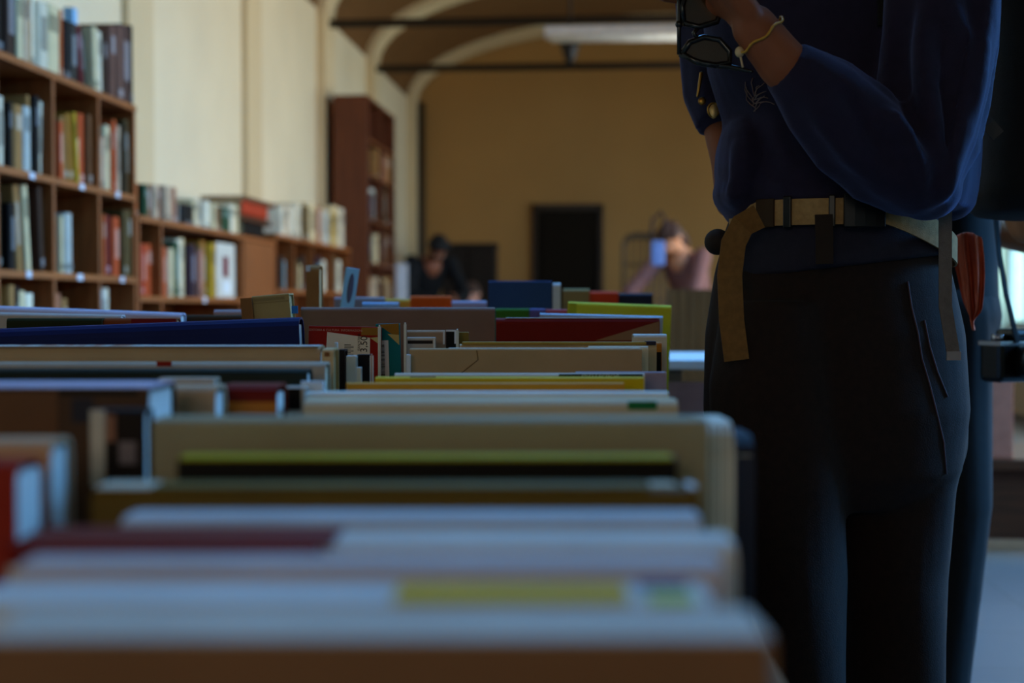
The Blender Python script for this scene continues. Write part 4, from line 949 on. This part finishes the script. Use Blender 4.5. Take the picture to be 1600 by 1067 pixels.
# ---- generic figures behind
def figure(label, loc, yaw, shirt, pants, hair_m, skin_m, lean=0., sit=False, armL=None, armR=None, headtilt=.0, h=1.72, voxel=.011, long=0., short_sleeve=False, legdx=0., shirt_name='sweater', toe=1., shoe_m=None):
    r = empty('person', loc, yaw, label, 'person'); k = h/1.72
    hip = Vector((0,0,.93*k)) if not sit else Vector((0,0,.5*k))
    Rm = Matrix.Rotation(lean, 3, 'X')   # facing -y, lean forward
    T = lambda x, y, z: hip + Rm @ Vector((x*k, y*k, z*k))
    sh = [T(-.19,0,.5), T(.19,0,.5)]; neck = T(0,0,.55); hc = T(0,-.035-headtilt*.08,.70)
    fdir = (Rm @ Vector((0,-1,-headtilt))).normalized()
    el = [armR[0] if armR else T(-.24,.02,.2), armL[0] if armL else T(.24,.02,.2)]
    wr_ = [armR[1] if armR else T(-.25,-.08,-.03), armL[1] if armL else T(.25,-.08,-.03)]
    if sit:
        kne = [Vector((-.11*k,-.44*k,.5*k)), Vector((.11*k,-.44*k,.5*k))]; an_ = [Vector((x*.11*k,-.42*k,.08*k)) for x in (-1,1)]
    else:
        kne = [Vector((-.1*k+legdx,-.02,.5*k)), Vector((.1*k+legdx,-.02,.5*k))]; an_ = [Vector((x*.1*k+legdx,.01,.09*k)) for x in (-1,1)]
    bm = bmesh.new(); M, g_ = head(bm, hc, fdir, k)
    capsule(bm, neck, hc + (neck-hc)*.3, .055*k, .05*k); chain(bm, [T(0,0,.45), T(0,0,.2), hip], [.12*k,.11*k,.12*k])
    for i in (0,1):
        chain(bm, [sh[i], el[i], wr_[i]], [.05*k,.042*k,.028*k]); dv_ = (wr_[i]-el[i]).normalized(); hand(bm, wr_[i]+dv_*.015, dv_, Vector((1 if i == 0 else -1,-.3,0)), k, .7)
        chain(bm, [hip+Vector(((-.09,.09)[i]*k,0,-.05*k)), kne[i], an_[i]], [.075*k,.055*k,.038*k]); chain(bm, [an_[i]+Vector((0,0,-.045*k)), an_[i]+Vector((0,-.15*k,-.055*k))], [.035*k,.028*k])
    fuse('body', bm, skin_m, voxel*.8, r, 2); face_bits(r, M, g_, k); hair_on(r, M, g_, k, hair_m, long)
    bm = bmesh.new()
    rr = []
    for z, rx, ry in ((-.08,.165,.125),(.05,.155,.12),(.2,.165,.125),(.35,.185,.125),(.46,.175,.11),(.53,.09,.075)):
        rr.append([T(rx*math.cos(a), ry*math.sin(a), z) for a in [2*PI*q/28 for q in range(28)]])
    loft(bm, rr)
    for i in (0,1):
        if short_sleeve: chain(bm, [sh[i], sh[i]+(el[i]-sh[i])*.62], [.078*k,.07*k])
        else: chain(bm, [sh[i], el[i], el[i]+(wr_[i]-el[i])*.9], [.072*k,.06*k,.045*k])
    fuse(shirt_name, bm, shirt, voxel, r, 3)
    bm = bmesh.new(); ellip(bm, hip+Vector((0,0,-.04*k)), (.17*k,.13*k,.13*k))
    for i in (0,1): chain(bm, [hip+Vector(((-.09,.09)[i]*k,0,-.05*k)), kne[i], an_[i]+Vector((0,0,.02))], [.095*k,.075*k,.062*k])
    fuse('trousers', bm, pants, voxel, r, 3)
    for i in (0,1):
        bm = bmesh.new(); c = an_[i]+Vector((0,-.06*k*toe,-.057*k)); ellip(bm, c, (.048*k,.08*k+.06*k*toe,.031*k)); ellip(bm, an_[i]+Vector((0,.01,-.03*k)), (.045*k,.05*k,.05*k)); fuse('shoe', bm, shoe_m or mat('white shoe',(200,196,190),.6), voxel, r, 2)
    return r
blackc = mat('black cotton', (20,18,17), .9, .15, 60); slate = mat('slate denim', (26,21,19), .9, .12, 80, .1, 500)
# second visitor behind the first: only trousers, forearm and camera show
d2 = 3.0
q = P(1466, 478, d2); y2 = YAW + 1.45
fg = figure('person in black with slate trousers standing half hidden behind the backpack', (q.x, q.y, 0), y2, blackc, slate, hairm, skin2, 0., armR=(Vector((-.23,-.13,1.06)), Vector((-.14,-.37,1.02))), armL=(Vector((.22,-.06,1.1)), Vector((.1,-.36,1.0))), h=1.7, voxel=.01, short_sleeve=True, shirt_name='tshirt', toe=1.)
q2 = P(1584, 560, 2.75)
cm = empty('camera', q2, YAW+.4, 'black camera hanging in front of the person half hidden behind the backpack', 'camera')
bm = bmesh.new(); box(bm, -.06,.07,-.03,.03,-.045,.035); box(bm, -.025,.025,-.028,.028,.035,.058); link('body', bm, blk, cm, bevel=.01)
bm = bmesh.new(); tube(bm, [(0,-.03,-.003),(0,-.06,-.003),(0,-.1,-.003)], [.034,.036,.038], 20); ln = link('lens', bm, blk, cm, True)
bm = bmesh.new(); ellip(bm, (0,-.1,-.003), (.03,.006,.03)); link('front_glass', bm, mat('lens glass',(20,24,40),.05,spec=.8), ln, True)
bm = bmesh.new(); tube(bm, [(-.04,0,.035),(-.04,0,.047)], .012, 12); link('dial', bm, mat('silver metal',(200,200,206),.25,metal=1.), cm, True)
bm = bmesh.new(); box(bm, -.06,.07,-.0305,.0305,.026,.034); link('top_plate', bm, mat('silver metal',(200,200,206),.25,metal=1.), cm)
tq = lambda px, py, d: Matrix.Rotation(-(YAW+.4),3,'Z') @ (P(px,py,d)-q2)
strap('strap', [tq(1554,320,2.72), tq(1562,400,2.7), tq(1572,460,2.69), tq(1590,535,2.71)], .01, blkf, cm, .003, Vector((1,0,0)))
# reader at the left, bending over the tables
q = P(656, 478, 13.0)
figure('person with curly dark hair in black, bent over books by the dark cabinet', (q.x, q.y, 0), .5, blackc, blackc, mat('curly black hair',(22,18,14),.8), skin, .62, armL=(Vector((.26,-.45,1.0)),Vector((.12,-.6,.95))), armR=(Vector((-.26,-.45,1.0)),Vector((-.1,-.6,.95))), headtilt=.5, h=1.66)
q = P(752, 478, 13.4)
figure('seated person with a light face and brown hair before the dark cabinet', (q.x, q.y, 0), -.3, mat('grey brown wool',(80,66,62),.9), blackc, mat('brown hair',(84,60,48),.7), mat('fair skin',(226,158,130),.5), .3, sit=True, h=1.5, headtilt=.3)
a_ = P(700, 478, 13.1)
# visitor in pink at the cage
q = P(1090, 478, 10.5)
pk = mat('dusty pink cotton', (126,84,76), .85, .12, 20)
fg4 = figure('person in a dusty pink shirt leaning over the wire roll cage', (q.x, q.y, 0), -.6, pk, mat('beige trousers',(150,120,84),.9), mat('chestnut hair',(70,44,32),.7), skin2, .5, armL=(Vector((.28,-.5,.98)),Vector((.1,-.62,.86))), armR=(Vector((-.28,-.5,.98)),Vector((-.1,-.62,.86))), headtilt=.5, h=1.58, long=.03, shirt_name='shirt')
q = P(1028, 390, 9.6)
tote = tag(link('tote_bag', B((-.045,.045,-.02,.02,-.11,.06)), mat('pale blue cotton',(110,130,176),.8), None, bevel=.015, loc=q), 'pale blue cloth bag hanging from the shoulder of the pink-shirted person', 'bag')
bm = bmesh.new(); tube(bm, [(-.05,0,.06),(-.035,0,.2),(.02,.03,.26),(.05,0,.2),(.045,0,.06)], .012, 8); link('handle', bm, mat('dark strap',(60,40,30),.8), tote, True)

# seams on the trousers: thin stitched ridges lying on the cloth surface
dg = bpy.context.evaluated_depsgraph_get()
def project(ob, px, py):
    """point of ob's surface under a direction from the lens, found once to lay a seam on the cloth"""
    o_ = CAM - Vector(p1.location); ok_, loc, nn, _ = ob.ray_cast(o_, ray(px, py).normalized()); return (loc + nn*.001) if ok_ else None
for nm_, pl_ in (('side_seam',[(1418,440),(1424,480),(1434,520),(1440,560),(1452,600),(1462,640),(1474,690),(1478,740)]),('pocket_seam',[(1444,500),(1452,540),(1464,580),(1480,620)])):
    pts = [p for p in (project(tr_, *pq) for pq in pl_) if p is not None]
    if len(pts) > 2:
        bm = bmesh.new(); tube(bm, pts, .0012, 6); link(nm_, bm, seam, tr_, True)
bmt = bmesh.new(); random.seed(3)
base_pts = []
cnt = 0
for k in range(18):
    an = random.uniform(-2.7,-.2); Ln = random.uniform(14,40); pts = []
    for b_ in range(5):
        pr_ = project(sw, 1180+random.uniform(-2,2)+Ln*b_/4*math.cos(an+b_*.12), 150+Ln*b_/4*math.sin(an+b_*.12)+ (k%5)*6)
        if pr_ is not None: pts.append(pr_)
    if len(pts) > 2 and max((pts[i+1]-pts[i]).length for i in range(len(pts)-1)) < .03: tube(bmt, pts, .0008, 5); cnt += 1
if cnt: link('chest_print', bmt, mat('faded print',(120,96,92),.9), sw, True)
else: bmt.free()

# ------------------------------------------------------------------ light
w = bpy.data.worlds.new('world'); bpy.context.scene.world = w; w.use_nodes = True
bg = w.node_tree.nodes['Background']; bg.inputs['Color'].default_value = (.35,.72,1.0,1); bg.inputs['Strength'].default_value = 1.2
L = bpy.data.lights.new('warm fill light', 'AREA'); L.shape = 'RECTANGLE'; L.size = 1.2; L.size_y = .8; L.color = (1.0,.82,.62); L.energy = 11.5  # added warm fill behind the camera for the book fronts, no fitting
lo = bpy.data.objects.new('warm fill light', L); C.objects.link(lo); lo.location = (-.6,-2.2,1.65); lo.rotation_euler = (math.radians(82),0,0)

cd = bpy.data.cameras.new('camera_view'); cam = bpy.data.objects.new('camera_view', cd); C.objects.link(cam)
cam.location = CAM; cam.rotation_euler = (PI/2+PITCH, 0, YAW)
cd.sensor_width = 36; cd.lens = F/1600*36; cd.clip_start = .05
cd.dof.use_dof = True; cd.dof.focus_distance = 1.98; cd.dof.aperture_fstop = 3.2
sc = bpy.context.scene; sc.camera = cam
sc.view_settings.view_transform = 'Standard'; sc.view_settings.look = 'None'; sc.view_settings.gamma = 1; sc.view_settings.use_curve_mapping = False
sc.view_settings.exposure = 0.0
sc.cycles.use_denoising = True; sc.cycles.max_bounces = 8; sc.cycles.diffuse_bounces = 5; sc.cycles.sample_clamp_indirect = 6
sc.cycles.caustics_reflective = False; sc.cycles.caustics_refractive = False
